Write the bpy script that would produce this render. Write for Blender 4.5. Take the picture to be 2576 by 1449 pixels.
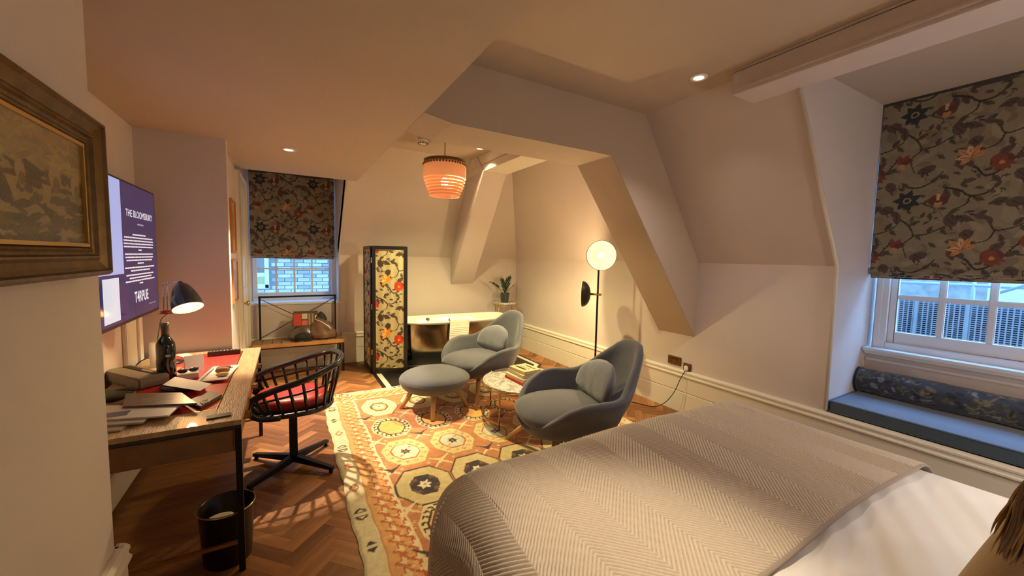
import bpy, bmesh, math, random
import numpy as np
from mathutils import Vector, Matrix

# ------------------------------------------------------------------ reset
for o in list(bpy.data.objects): bpy.data.objects.remove(o)
SC = bpy.context.scene
COL = SC.collection
PI = math.pi
rnd = random.Random(7)

# ------------------------------------------------------------------ camera
cam_d = bpy.data.cameras.new('camera'); cam = bpy.data.objects.new('camera', cam_d); COL.objects.link(cam)
FPX = 985.0; CX, CY = 1288.0, 724.5; HC = 1.55
vy = Vector((720 - CX, 638 - CY, FPX)).normalized()
vx = Vector((3000 - CX, 687 - CY, FPX)); vx = (vx - vy * vx.dot(vy)).normalized()
vz = vx.cross(vy)
R = Matrix((vx, vy, vz))                       # camera axes (x right, y down, z forward) to world
M3 = Matrix(((R[0][0], -R[0][1], -R[0][2]), (R[1][0], -R[1][1], -R[1][2]), (R[2][0], -R[2][1], -R[2][2])))
cam.matrix_world = Matrix.Translation((0, 0, HC)) @ M3.to_4x4()
cam_d.sensor_width = 36; cam_d.sensor_fit = 'HORIZONTAL'; cam_d.lens = FPX / 2576 * 36
cam_d.clip_start = 0.02; cam_d.clip_end = 100
SC.camera = cam
SC.cycles.transparent_max_bounces = 16

# ------------------------------------------------------------------ world, exposure, lights
W = bpy.data.worlds.new('sky'); SC.world = W; W.use_nodes = True
bg = W.node_tree.nodes['Background']; bg.inputs[0].default_value = (0.20, 0.48, 1.0, 1); bg.inputs[1].default_value = 6.0
vs = SC.view_settings
vs.view_transform = 'Standard'; vs.look = 'None'; vs.exposure = -0.1; vs.gamma = 1.0; vs.use_curve_mapping = False

WARM = (1.0, 0.76, 0.50); WARM2 = (1.0, 0.58, 0.26)
def spot(name, loc, power, ang=110, blend=0.6, col=WARM, size=0.03, rot=(0, 0, 0)):
    l = bpy.data.lights.new(name, 'SPOT'); l.energy = power; l.color = col
    l.spot_size = math.radians(ang); l.spot_blend = blend; l.shadow_soft_size = size
    o = bpy.data.objects.new(name, l); COL.objects.link(o); o.location = loc; o.rotation_euler = rot; return o
def point(name, loc, power, col=WARM, size=0.05):
    l = bpy.data.lights.new(name, 'POINT'); l.energy = power; l.color = col; l.shadow_soft_size = size
    o = bpy.data.objects.new(name, l); COL.objects.link(o); o.location = loc; return o
def portal(name, loc, rot, sx, sy):
    l = bpy.data.lights.new(name, 'AREA'); l.shape = 'RECTANGLE'; l.size = sx; l.size_y = sy; l.cycles.is_portal = True
    o = bpy.data.objects.new(name, l); COL.objects.link(o); o.location = loc; o.rotation_euler = rot; return o

spot('ceiling_spot', (0.035, 3.93, 2.42), 420, 66, 0.35, (1.0, 0.80, 0.54), 0.02)
spot('ceiling_spot', (2.46, 1.78, 2.79), 50, 110, 0.8, (1.0, 0.88, 0.80))
spot('ceiling_spot', (1.90, 4.22, 2.785), 330, 112, 0.75, (1.0, 0.86, 0.42))
spot('ceiling_spot', (0.80, 0.72, 2.79), 235, 44, 0.9, (1.0, 0.82, 0.58))
spot('ceiling_spot', (2.3, -0.8, 2.79), 62, 100, 0.9, (1.0, 0.87, 0.78))  # unseen ceiling lamp, added as soft fill from behind the camera
point('unseen_bed_light', (3.0, -1.3, 1.1), 60, (1.0, 0.85, 0.72), 0.12)  # unseen lamp added behind the camera to lift the ambient light
spot('unseen_bed_light', (2.35, -0.45, 1.6), 36, 120, 0.7, (1.0, 0.92, 0.80), 0.08)  # unseen spot above the bed, aimed down to brighten the white sheet
def sky_area(name, loc, target, power, sx, sy):  # area lamps added outside the windows to strengthen the blue daylight
    l = bpy.data.lights.new(name, 'AREA'); l.shape = 'RECTANGLE'; l.size = sx; l.size_y = sy; l.energy = power; l.color = (.22, .50, 1.0)
    o = bpy.data.objects.new(name, l); COL.objects.link(o); o.location = loc
    o.rotation_euler = (Vector(target) - Vector(loc)).to_track_quat('-Z', 'Y').to_euler(); return o
sky_area('added_sky_light', (0.1, 7.9, 2.9), (0.1, 6.2, 1.0), 60, 1.6, 1.6)
sky_area('added_sky_light', (6.6, -0.3, 5.2), (3.9, 0.4, 0.6), 1300, 4.0, 2.5)
sky_area('added_sky_light', (6.0, -2.6, 2.2), (4.1, 1.3, 1.1), 60, 2.0, 1.6)
portal('window_portal', (0.095, 6.33, 1.45), (-PI / 2, 0, 0), 1.0, 1.1)
portal('window_portal', (4.14, 0.3, 1.7), (0, PI / 2, 0), 1.7, 1.9)

# ------------------------------------------------------------------ helpers
def s2l(c):
    out = []
    for v in c[:3]:
        v = v / 255.0
        out.append(v / 12.92 if v <= 0.04045 else ((v + 0.055) / 1.055) ** 2.4)
    return tuple(out)

MATS = {}
def mat(name, col=(200, 200, 200), rough=0.6, metal=0.0, bump=0.0, bscale=60.0, var=0.0, vscale=8.0, sheen=0.0,
        emit=None, estr=0.0, coat=0.0, stretch=None, trans=0.0, attr=False, spec=0.5, alpha=1.0):
    if name in MATS: return MATS[name]
    m = bpy.data.materials.new(name); m.use_nodes = True; MATS[name] = m
    nt = m.node_tree; N = nt.nodes; L = nt.links; b = N['Principled BSDF']
    c = s2l(col)
    b.inputs['Base Color'].default_value = (*c, 1); b.inputs['Roughness'].default_value = rough
    b.inputs['Metallic'].default_value = metal; b.inputs['Sheen Weight'].default_value = sheen
    b.inputs['Coat Weight'].default_value = coat; b.inputs['Transmission Weight'].default_value = trans
    b.inputs['Specular IOR Level'].default_value = spec; b.inputs['Alpha'].default_value = alpha
    tc = N.new('ShaderNodeTexCoord'); vec = tc.outputs['Object']
    if stretch:
        mp = N.new('ShaderNodeMapping'); mp.inputs['Scale'].default_value = stretch
        L.new(vec, mp.inputs[0]); vec = mp.outputs[0]
    src = None
    if attr:
        a = N.new('ShaderNodeAttribute'); a.attribute_name = 'Col'; src = a.outputs['Color']
        L.new(src, b.inputs['Base Color'])
    if var > 0:
        n = N.new('ShaderNodeTexNoise'); n.inputs['Scale'].default_value = vscale; n.inputs['Detail'].default_value = 4
        L.new(vec, n.inputs['Vector'])
        r = N.new('ShaderNodeMapRange'); r.inputs[1].default_value = 0.3; r.inputs[2].default_value = 0.7
        r.inputs[3].default_value = 1 - var; r.inputs[4].default_value = 1 + var
        L.new(n.outputs['Fac'], r.inputs[0])
        mx = N.new('ShaderNodeVectorMath'); mx.operation = 'SCALE'
        if src is None: mx.inputs[0].default_value = c
        else: L.new(src, mx.inputs[0])
        L.new(r.outputs[0], mx.inputs['Scale']); L.new(mx.outputs[0], b.inputs['Base Color'])
    if bump > 0:
        n = N.new('ShaderNodeTexNoise'); n.inputs['Scale'].default_value = bscale; n.inputs['Detail'].default_value = 3
        L.new(vec, n.inputs['Vector'])
        bp = N.new('ShaderNodeBump'); bp.inputs['Strength'].default_value = min(1, bump); bp.inputs['Distance'].default_value = 0.004
        L.new(n.outputs['Fac'], bp.inputs['Height']); L.new(bp.outputs[0], b.inputs['Normal'])
    if emit is not None:
        b.inputs['Emission Color'].default_value = (*s2l(emit), 1); b.inputs['Emission Strength'].default_value = estr
    return m

class MB:
    def __init__(s): s.v = []; s.f = []; s.sm = []
    def add(s, vs_, fs_, smooth=False):
        o = len(s.v); s.v += [tuple(p) for p in vs_]; s.f += [tuple(i + o for i in f) for f in fs_]; s.sm += [smooth] * len(fs_); return s
    def box(s, x0, x1, y0, y1, z0, z1):
        v = [(x, y, z) for z in (z0, z1) for y in (y0, y1) for x in (x0, x1)]
        return s.add(v, [(0, 2, 3, 1), (4, 5, 7, 6), (0, 1, 5, 4), (2, 6, 7, 3), (0, 4, 6, 2), (1, 3, 7, 5)])
    def obox(s, c, size, rot=None):
        hx, hy, hz = size[0] / 2, size[1] / 2, size[2] / 2
        rot = rot or Matrix.Identity(3); c = Vector(c)
        v = [c + rot @ Vector((x, y, z)) for z in (-hz, hz) for y in (-hy, hy) for x in (-hx, hx)]
        return s.add(v, [(0, 2, 3, 1), (4, 5, 7, 6), (0, 1, 5, 4), (2, 6, 7, 3), (0, 4, 6, 2), (1, 3, 7, 5)])
    def prism(s, pts, vec):
        n = len(pts); a = [Vector(p) for p in pts]; vec = Vector(vec); b = [p + vec for p in a]
        nrm = Vector((0, 0, 0))
        for i in range(n): nrm += a[i].cross(a[(i + 1) % n])
        flip = nrm.dot(vec) > 0
        f = [tuple(range(n))[::-1] if flip else tuple(range(n)), tuple(range(n, 2 * n)) if flip else tuple(range(n, 2 * n))[::-1]]
        for i in range(n):
            j = (i + 1) % n; q = (i, j, n + j, n + i); f.append(q if flip else q[::-1])
        return s.add(a + b, f)
    def tube(s, pts, r, n=10, closed=False, cap=True, squash=None):
        pts = [Vector(p) for p in pts]; m = len(pts)
        rs = r if isinstance(r, (list, tuple)) else [r] * m
        T = []
        for i in range(m):
            if closed: t = pts[(i + 1) % m] - pts[i - 1]
            else: t = pts[min(i + 1, m - 1)] - pts[max(i - 1, 0)]
            T.append(t.normalized())
        up = Vector((0, 0, 1)) if abs(T[0].z) < 0.95 else Vector((1, 0, 0))
        nrm = (up - T[0] * up.dot(T[0])).normalized(); V = []; F = []
        for i in range(m):
            nrm = (nrm - T[i] * nrm.dot(T[i]))
            nrm = nrm.normalized() if nrm.length > 1e-6 else Vector((1, 0, 0))
            bn = T[i].cross(nrm)
            a, b = (1, 1) if squash is None else squash
            for k in range(n):
                q = 2 * PI * k / n; V.append(pts[i] + nrm * math.cos(q) * rs[i] * a + bn * math.sin(q) * rs[i] * b)
        for i in range(m if closed else m - 1):
            for k in range(n):
                a0 = i * n + k; a1 = i * n + (k + 1) % n; i2 = (i + 1) % m
                F.append((a0, a1, i2 * n + (k + 1) % n, i2 * n + k))
        s.add(V, F, True)
        if cap and not closed:
            o = len(s.v) - m * n
            s.f.append(tuple(o + k for k in range(n))[::-1]); s.sm.append(False)
            s.f.append(tuple(o + (m - 1) * n + k for k in range(n))); s.sm.append(False)
        return s
    def lathe(s, prof, n=32, c=(0, 0, 0), mtx=None, smooth=True, sx=1.0, sy=1.0, cap=True):
        V = []; F = []; c = Vector(c)
        for (r, z) in prof:
            for k in range(n):
                q = 2 * PI * k / n; p = Vector((r * math.cos(q) * sx, r * math.sin(q) * sy, z))
                V.append(c + (mtx @ p if mtx else p))
        for i in range(len(prof) - 1):
            for k in range(n):
                F.append((i * n + k, i * n + (k + 1) % n, (i + 1) * n + (k + 1) % n, (i + 1) * n + k))
        if cap and prof[0][0] > 1e-5: F.append(tuple(range(n))[::-1])
        if cap and prof[-1][0] > 1e-5: F.append(tuple((len(prof) - 1) * n + k for k in range(n)))
        return s.add(V, F, smooth)
    def ell(s, c, r, nu=20, nv=12, rot=None, p=1.0):
        V = []; F = []; c = Vector(c)
        for j in range(nv + 1):
            th = PI * j / nv - PI / 2
            for i in range(nu):
                ph = 2 * PI * i / nu
                cc = abs(math.cos(th)) ** p; q = Vector((r[0] * cc * math.cos(ph), r[1] * cc * math.sin(ph), r[2] * math.sin(th)))
                V.append(c + (rot @ q if rot else q))
        for j in range(nv):
            for i in range(nu): F.append((j * nu + i, j * nu + (i + 1) % nu, (j + 1) * nu + (i + 1) % nu, (j + 1) * nu + i))
        return s.add(V, F, True)
    def build(s, name, m, parent=None, loc=None, bevel=0, subsurf=0, solid=0, rot=None, seg=2):
        me = bpy.data.meshes.new(name); me.from_pydata(s.v, [], s.f); me.update()
        me.polygons.foreach_set('use_smooth', s.sm if not (bevel and False) else [True] * len(s.f))
        if m: me.materials.append(m)
        bm = bmesh.new(); bm.from_mesh(me); bmesh.ops.remove_doubles(bm, verts=bm.verts, dist=1e-5)
        bmesh.ops.dissolve_degenerate(bm, edges=bm.edges, dist=1e-6)
        if bevel:
            es = [e for e in bm.edges if len(e.link_faces) == 2 and e.calc_face_angle(0) > 0.6]
            bmesh.ops.bevel(bm, geom=es, offset=bevel, segments=seg, affect='EDGES', clamp_overlap=True)
        bm.to_mesh(me); bm.free()
        o = bpy.data.objects.new(name, me); COL.objects.link(o)
        if parent is not None: o.parent = parent
        if loc: o.location = loc
        if rot: o.rotation_euler = rot
        if solid:
            md = o.modifiers.new('solid', 'SOLIDIFY'); md.thickness = solid; md.offset = 0
        if subsurf:
            md = o.modifiers.new('sub', 'SUBSURF'); md.levels = subsurf; md.render_levels = subsurf
        return o

def B(x0, x1, y0, y1, z0, z1): return MB().box(x0, x1, y0, y1, z0, z1)
def tag(o, label=None, cat=None, group=None, kind=None):
    if label: o['label'] = label
    if cat: o['category'] = cat
    if group: o['group'] = group
    if kind: o['kind'] = kind
    return o
def thing(name, label, cat, loc=(0, 0, 0), rz=0.0, group=None, kind=None):
    o = bpy.data.objects.new(name, None); COL.objects.link(o); o.location = loc; o.rotation_euler = (0, 0, rz)
    o.empty_display_size = 0.1
    return tag(o, label, cat, group, kind)
def struct(o): o['kind'] = 'structure'; return o
def copy_tree(o, parent=None):
    c = o.copy(); COL.objects.link(c); c.parent = parent
    for ch in list(o.children): copy_tree(ch, c)
    return c
def rotz(a): return Matrix.Rotation(a, 3, 'Z')
def cr(pts, n=8, closed=False):                       # Catmull-Rom
    P = [Vector(p) for p in pts]; out = []; m = len(P)
    for i in range(m if closed else m - 1):
        p0 = P[(i - 1) % m] if closed or i > 0 else P[0]; p1 = P[i]; p2 = P[(i + 1) % m]
        p3 = P[(i + 2) % m] if closed or i + 2 < m else P[-1]
        for k in range(n):
            t = k / n
            out.append(0.5 * ((2 * p1) + (-p0 + p2) * t + (2 * p0 - 5 * p1 + 4 * p2 - p3) * t * t + (-p0 + 3 * p1 - 3 * p2 + p3) * t ** 3))
    if not closed: out.append(P[-1])
    return out

# painted cloth: a fine mesh grid whose vertices carry the printed colours
class Canvas:
    def __init__(s, w, h, res, base):
        s.w, s.h = w, h; s.nx = int(round(w / res)) + 1; s.ny = int(round(h / res)) + 1
        s.U, s.V = np.meshgrid(np.linspace(0, w, s.nx), np.linspace(0, h, s.ny)); s.rgb = np.zeros((s.ny, s.nx, 3)); s.rgb[:] = s2l(base)
    def _bb(s, x0, x1, y0, y1):
        i0 = max(0, int(x0 / s.w * (s.nx - 1))); i1 = min(s.nx, int(x1 / s.w * (s.nx - 1)) + 2)
        j0 = max(0, int(y0 / s.h * (s.ny - 1))); j1 = min(s.ny, int(y1 / s.h * (s.ny - 1)) + 2)
        if i1 <= i0 or j1 <= j0: return None
        return slice(j0, j1), slice(i0, i1)
    def poly(s, pts, col):
        xs = [p[0] for p in pts]; ys = [p[1] for p in pts]; b = s._bb(min(xs), max(xs), min(ys), max(ys))
        if b is None: return
        U = s.U[b]; V = s.V[b]; ins = np.zeros(U.shape, bool); n = len(pts)
        for i in range(n):
            x1, y1 = pts[i]; x2, y2 = pts[(i + 1) % n]
            if y1 == y2: continue
            c = ((y1 > V) != (y2 > V)) & (U < (x2 - x1) * (V - y1) / (y2 - y1) + x1); ins ^= c
        s.rgb[b][ins] = s2l(col)
    def ell(s, cx, cy, rx, ry, a, col, inner=0.0):
        m = max(rx, ry); b = s._bb(cx - m, cx + m, cy - m, cy + m)
        if b is None: return
        du = s.U[b] - cx; dv = s.V[b] - cy; ca, sa = math.cos(a), math.sin(a)
        d = ((du * ca + dv * sa) / rx) ** 2 + ((-du * sa + dv * ca) / ry) ** 2
        s.rgb[b][(d <= 1) & (d >= inner * inner)] = s2l(col)
    def line(s, pts, w0, col, w1=None):
        w1 = w0 if w1 is None else w1; n = len(pts) - 1
        for i in range(n):
            (x1, y1), (x2, y2) = pts[i][:2], pts[i + 1][:2]; w = w0 + (w1 - w0) * i / max(1, n)
            b = s._bb(min(x1, x2) - w, max(x1, x2) + w, min(y1, y2) - w, max(y1, y2) + w)
            if b is None: continue
            U = s.U[b]; V = s.V[b]; dx, dy = x2 - x1, y2 - y1; L2 = dx * dx + dy * dy + 1e-12
            t = np.clip(((U - x1) * dx + (V - y1) * dy) / L2, 0, 1)
            s.rgb[b][((U - x1 - t * dx) ** 2 + (V - y1 - t * dy) ** 2) <= (w / 2) ** 2] = s2l(col)
    def curve(s, pts, w0, col, w1=None): s.line([tuple(p)[:2] for p in cr([(a, b, 0) for a, b in pts], 6)], w0, col, w1)
    def leaf(s, x, y, L, wd, a, col, vein=None):
        ca, sa = math.cos(a), math.sin(a); P = []
        prof = [(0, 0), (.15, .55), (.4, 1), (.7, .7), (1, 0)]
        for t, q in prof: P.append((x + ca * t * L - sa * q * wd / 2, y + sa * t * L + ca * q * wd / 2))
        for t, q in prof[::-1][1:-1]: P.append((x + ca * t * L + sa * q * wd / 2, y + sa * t * L - ca * q * wd / 2))
        s.poly(P, col)
        if vein: s.line([(x, y), (x + ca * L * .9, y + sa * L * .9)], wd * .08, vein)
    def noise(s, amp, seed=1, k=6):
        r = np.random.RandomState(seed); n = r.rand(s.ny, s.nx); s.rgb *= (1 + amp * (n - .5))[..., None]
    def mesh(s, name, fn, m, parent=None, smooth=True):
        X, Y, Z = fn(s.U, s.V); v = np.stack([X, Y, Z], -1).reshape(-1, 3).astype(np.float32)
        i, j = np.meshgrid(np.arange(s.nx - 1), np.arange(s.ny - 1)); a = (j * s.nx + i).ravel()
        f = np.stack([a, a + 1, a + 1 + s.nx, a + s.nx], -1).astype(np.int32)
        me = bpy.data.meshes.new(name); me.vertices.add(len(v)); me.vertices.foreach_set('co', v.ravel())
        me.loops.add(f.size); me.loops.foreach_set('vertex_index', f.ravel()); me.polygons.add(len(f))
        me.polygons.foreach_set('loop_start', np.arange(0, f.size, 4, dtype=np.int32))
        me.polygons.foreach_set('use_smooth', np.full(len(f), smooth)); me.update(calc_edges=True); me.validate()
        ca = me.color_attributes.new('Col', 'FLOAT_COLOR', 'POINT')
        rgba = np.ones((s.ny * s.nx, 4), np.float32); rgba[:, :3] = s.rgb.reshape(-1, 3); ca.data.foreach_set('color', rgba.ravel())
        me.materials.append(m); o = bpy.data.objects.new(name, me); COL.objects.link(o)
        if parent is not None: o.parent = parent
        return o

# ------------------------------------------------------------------ shared materials
paint = mat('wall_paint', (206, 194, 187), 0.75, bump=0.12, bscale=240, var=0.02, vscale=3)
ceilp = mat('ceiling_paint', (190, 172, 152), 0.8, bump=0.1, bscale=200, var=0.02, vscale=2)
trimp = mat('trim_paint', (220, 212, 196), 0.45, bump=0.05, bscale=90)
black = mat('black_metal', (26, 24, 24), 0.42, 0.4)
brass = mat('brass', (205, 165, 90), 0.28, 1.0)
chrome = mat('chrome', (225, 225, 225), 0.12, 1.0)
white = mat('white_plastic', (232, 228, 220), 0.4)
oak = mat('oak_wood', (190, 135, 80), 0.5, bump=0.25, bscale=60, var=0.16, vscale=14, stretch=(1, 1, 0.12))
velvet = mat('grey_velvet', (86, 86, 95), 0.85, bump=0.25, bscale=260, var=0.12, vscale=5, sheen=0.35)

# ================================================================== STRUCTURE
ZL, ZM, ZK = 2.44, 2.81, 1.545          # low ceiling, main ceiling, knee of the mansard
XR, YB = 3.54, 6.0
XS, YS = 2.70, 4.76                     # where right / back slopes meet the main ceiling
def zs_back(y): return ZK + (YB - y) * (ZM - ZK) / (YB - YS)

struct(B(-1.9, 4.6, -2.4, 6.5, -0.14, -0.012).build('floor', mat('subfloor', (70, 45, 30), 0.8)))
FLOOR = bpy.data.objects['floor']
struct(B(-1.8, -0.575, -2.2, 1.92, 0, 2.95).build('wall_left', paint))
struct(B(-1.8, -0.95, 1.92, 4.0, 0, 2.95).build('wall_left', paint))
struct(B(-0.95, -0.40, 3.9, 4.0, 0, ZL).build('wall_left', paint))
struct(B(-1.8, -0.45, 4.0, 6.5, 0, 2.95).build('wall_left', paint))
struct(B(-1.8, 4.6, -2.3, -2.2, 0, 2.95).build('wall_front', paint))
# back wall with the window recess
bw = MB().box(-0.45, 0.632, YB, 6.42, 0, 0.87).box(0.632, 3.64, YB, 6.42, 0, ZK)
struct(bw.build('wall_back', paint))
struct(MB().prism([(0.632, YB, ZK), (3.54, YB, ZK), (XS, YS, ZM), (0.632, YS, ZM)], (0, 0.08, 0.12)).build('wall_back', paint))
# dormer cheek (right side of the back window recess)
struct(MB().prism([(0.632, 6.0, ZK), (0.632, 6.42, ZK), (0.632, 6.42, 2.7), (0.632, 4.88, 2.7)], (0.1, 0, 0)).build('wall_back', paint))
struct(B(-0.45, 0.75, 5.12, 6.5, 2.66, 2.75).build('ceiling', ceilp))
# right wall, right slope, right dormer
struct(B(XR, 3.64, 1.41, 6.1, 0, ZK).build('wall_right', paint))
struct(B(XR, 3.64, -0.7, 1.31, 0, 0.43).build('wall_right', paint))
struct(B(XR, 3.64, -2.2, -0.8, 0, 2.95).build('wall_right', paint))
struct(MB().prism([(XR, 1.41, ZK), (XR, YB, ZK), (XS, YS, ZM), (XS, 1.41, ZM)], (0.12, 0, 0.08)).build('wall_right', paint))
ck = [(XR, 0, 0.3), (4.32, 0, 0.3), (4.32, 0, 2.9), (2.66, 0, 2.9), (XS, 0, ZM), (XR, 0, ZK)]
struct(MB().prism([(x, 1.31, z) for x, y, z in ck], (0, 0.1, 0)).build('wall_right', paint))
struct(MB().prism([(x, -0.8, z) for x, y, z in ck], (0, 0.1, 0)).build('wall_right', paint))
struct(MB().box(4.16, 4.30, -0.7, 1.31, 0.3, 0.86).box(4.20, 4.30, -0.7, 1.31, 2.45, 2.9).build('wall_right', paint))
# ceilings
struct(B(-1.8, 0.755, -2.2, 5.12, ZL, 2.95).build('ceiling', ceilp))
struct(B(0.755, 4.6, -2.2, 6.4, ZM, 2.95).build('ceiling', ceilp))
# cross beam and its raking leg on the right
struct(MB().prism([(0.755, 2.45, 2.442), (0.95, 2.45, 2.41), (2.33, 2.45, 2.41), (XR, 2.45, 0.80), (XR + 0.05, 2.45, ZK), (XS + .03, 2.45, ZM + .02), (0.755, 2.45, ZM + .02)], (0, 0.44, 0)).build('ceiling_beam', ceilp, bevel=0.004))
# long beam by the bath and the back raking strut
lb = MB().box(2.10, 2.43, 2.88, 5.0, 2.60, 2.68).box(2.112, 2.42, 2.88, 5.0, 2.68, 2.69).box(2.10, 2.43, 2.88, 5.0, 2.69, ZM)
struct(lb.build('ceiling_beam', trimp, bevel=0.003))
fl, fr = Vector((2.31, 6.0, 1.11)), Vector((2.70, 6.0, 1.12)); tl, tr = Vector((2.09, 4.37, 2.60)), Vector((2.43, 4.41, 2.60))
up = Vector((0, 0.35, 0.36))
rb = MB().add([fl, fr, tr, tl, fl + Vector((0, .1, .5)), fr + Vector((0, .1, .5)), tr + up, tl + up],
              [(0, 1, 2, 3), (7, 6, 5, 4), (0, 4, 5, 1), (3, 2, 6, 7), (0, 3, 7, 4), (1, 5, 6, 2)])
struct(rb.build('ceiling_beam', paint, bevel=0.004))
# dormer head beam above the bed
hb = MB().box(2.56, 2.81, -0.9, 1.60, 2.65, 2.79).box(2.572, 2.81, -0.9, 1.60, 2.785, 2.795).box(2.56, 2.81, -0.9, 1.6, 2.795, ZM).box(2.548, 2.57, -0.9, 1.61, 2.672, 2.690)
struct(hb.build('ceiling_beam', paint, bevel=0.003))
# corner bead on the edge of the right dormer
bead = [(2.80, 1.315, 2.655), (3.528, 1.315, 1.55), (3.528, 1.315, 0.46)]
struct(MB().tube(bead, 0.014, 6).build('trim_1', trimp))
struct(MB().tube([(0.64, 5.1, 2.44), (0.64, 5.992, 1.545), (0.64, 5.992, 0.885)], 0.008, 6).build('trim_2', trimp))

# baseboards ------------------------------------------------------------
PROF = [(0, 0), (.026, 0), (.026, .205), (.019, .209), (.019, .216), (.026, .22), (.026, .372), (.040, .376), (.040, .386), (.031, .394), (.031, .408),
        (.036, .414), (.036, .426), (.022, .438), (.010, .442), (0, .442)]
def skirting(name, p0, p1, nrm):
    p0 = Vector(p0); p1 = Vector(p1); nrm = Vector(nrm)
    pts = [p0 + nrm * d + Vector((0, 0, z)) for d, z in PROF]
    return struct(MB().prism(pts, p1 - p0).build(name, trimp))
skirting('baseboard_right', (XR, -2.2, 0), (XR, 6.0, 0), (-1, 0, 0))
skirting('baseboard_back', (0.66, YB, 0), (XR, YB, 0), (0, -1, 0))
skirting('baseboard_back', (-0.45, YB, 0), (0.60, YB, 0), (0, -1, 0))
skirting('baseboard_left', (-0.575, -2.2, 0), (-0.575, 1.95, 0), (1, 0, 0))
skirting('baseboard_left', (-0.95, 1.92, 0), (-0.55, 1.92, 0), (0, 1, 0))
skirting('baseboard_left', (-0.95, 1.92, 0), (-0.95, 3.9, 0), (1, 0, 0))
skirting('baseboard_left', (-0.95, 3.9, 0), (-0.38, 3.9, 0), (0, -1, 0))
skirting('baseboard_left', (-0.45, 4.0, 0), (-0.45, 4.98, 0), (1, 0, 0))
# pilaster boards on the alcove wall below the television
struct(MB().box(-0.95, -0.925, 3.48, 3.53, 0.44, 1.9).box(-0.95, -0.92, 3.72, 3.80, 0.44, 1.9).box(-0.95, -0.935, 3.53, 3.72, 0.44, 1.9).build('trim_3', trimp, bevel=0.004))

# door in the far left return ------------------------------------------------
dr = thing('door_1', None, None, (-0.45, 5.4, 0)); dr['kind'] = 'structure'
MB().box(0, .035, -.42, -.33, 0, 2.3).box(0, .035, .33, .42, 0, 2.3).box(0, .035, -.42, .42, 2.3, 2.40).box(.03, .05, -.42, -.395, 0, 2.4).box(.03, .05, .395, .42, 0, 2.4).box(.03, .05, -.42, .42, 2.375, 2.4).build('architrave', trimp, dr, bevel=0.004)
MB().box(0, .02, -.33, .33, 0.01, 2.3).box(.018, .03, -.33, -.25, .01, 2.3).box(.018, .03, .25, .33, .01, 2.3).box(.018, .03, -.25, .25, 2.2, 2.3).box(.018, .03, -.25, .25, 1.0, 1.15).box(.018, .03, -.25, .25, .01, .25).build('door_leaf', mat('door_paint', (232, 226, 205), 0.4), dr, bevel=0.003)
MB().lathe([(0, .0), (.012, .0), (.012, .03), (.026, .038), (.026, .055), (.012, .064), (0, .066)], 16, (0.03, -0.27, 1.0), Matrix.Rotation(PI / 2, 3, 'Y')).build('door_knob', brass, dr)

# parquet -----------------------------------------------------------------
pq = [mat('parquet_a', (150, 100, 60), 0.5, bump=0.2, bscale=50, var=0.22, vscale=18, stretch=(.15, 1, 1), spec=.3),
      mat('parquet_b', (124, 80, 46), 0.5, bump=0.2, bscale=50, var=0.22, vscale=18, stretch=(.15, 1, 1), spec=.3),
      mat('parquet_c', (170, 118, 74), 0.44, bump=0.2, bscale=50, var=0.22, vscale=18, stretch=(.15, 1, 1), spec=.3)]
PLAT = [(0.95, 6.0), (0.95, 4.52), (3.08, 4.52), (3.24, 4.68), (3.24, 6.0)]
bl, bw_ = 0.30, 0.075; ca = math.cos(PI / 4)
def proj(p):
    v = R.transposed() @ (Vector(p) - Vector((0, 0, HC)))
    return (CX + FPX * v.x / v.z, CY + FPX * v.y / v.z, v.z) if v.z > 0.1 else None
meshes = []
for m_ in pq:
    o = MB().box(-bl / 2 + .0006, bl / 2 - .0006, -bw_ / 2 + .0006, bw_ / 2 - .0006, -0.012, 0).build('parquet_block', m_, FLOOR)
    meshes.append(o.data); bpy.data.objects.remove(o)
blocks = []
for X in range(-70, 130):
    for Y in range(-70, 130):
        k = (X - Y) % 8
        if k == 0: cx, cy, a = X + 2, Y + .5, 0
        elif k == 7: cx, cy, a = X + .5, Y + 2, PI / 2
        else: continue
        cx *= bw_; cy *= bw_; wx = ca * (cx - cy); wy = ca * (cx + cy)
        if not (-1.1 < wx < 3.60 and 1.2 < wy < 6.05): continue
        if wx < -0.48 and wy > 3.85: continue
        if 0.42 < wx < 2.74 and 1.45 < wy < 4.50: continue
        if 1.07 < wx < 3.0 and wy > 4.62: continue
        p = proj((wx, wy, 0)); vis = p is not None and -40 < p[0] < 2616 and p[1] < 1490
        if p and wx > -0.2 and wy < 1.9: vis = False
        hidden = (wx < -0.3 or (wx > 0.95 and wx < 3.1 and wy > 4.5) or (wx < 0.9 and wy > 5.7) or (wx > 2.9 and wy < 1.9) or (wx > 0.36 and wx < 2.8 and 1.4 < wy < 4.54))
        blocks.append((0 if (vis and not hidden) else 1, p[2] if p else 99, wx, wy, a + PI / 4))
blocks.sort(); rest = MB()
for i, (h, d, wx, wy, a) in enumerate(blocks):
    if i < 300:
        o = bpy.data.objects.new('parquet_block', meshes[rnd.choice([0, 0, 1, 1, 2])]); COL.objects.link(o); o.parent = FLOOR
        o.location = (wx, wy, rnd.uniform(-.0006, 0)); o.rotation_euler = (0, 0, a)
    else:
        rest.obox((wx, wy, -0.006), (bl - .0012, bw_ - .0012, 0.012), rotz(a))
tag(rest.build('parquet_blocks', pq[1], FLOOR), kind='stuff')
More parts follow.
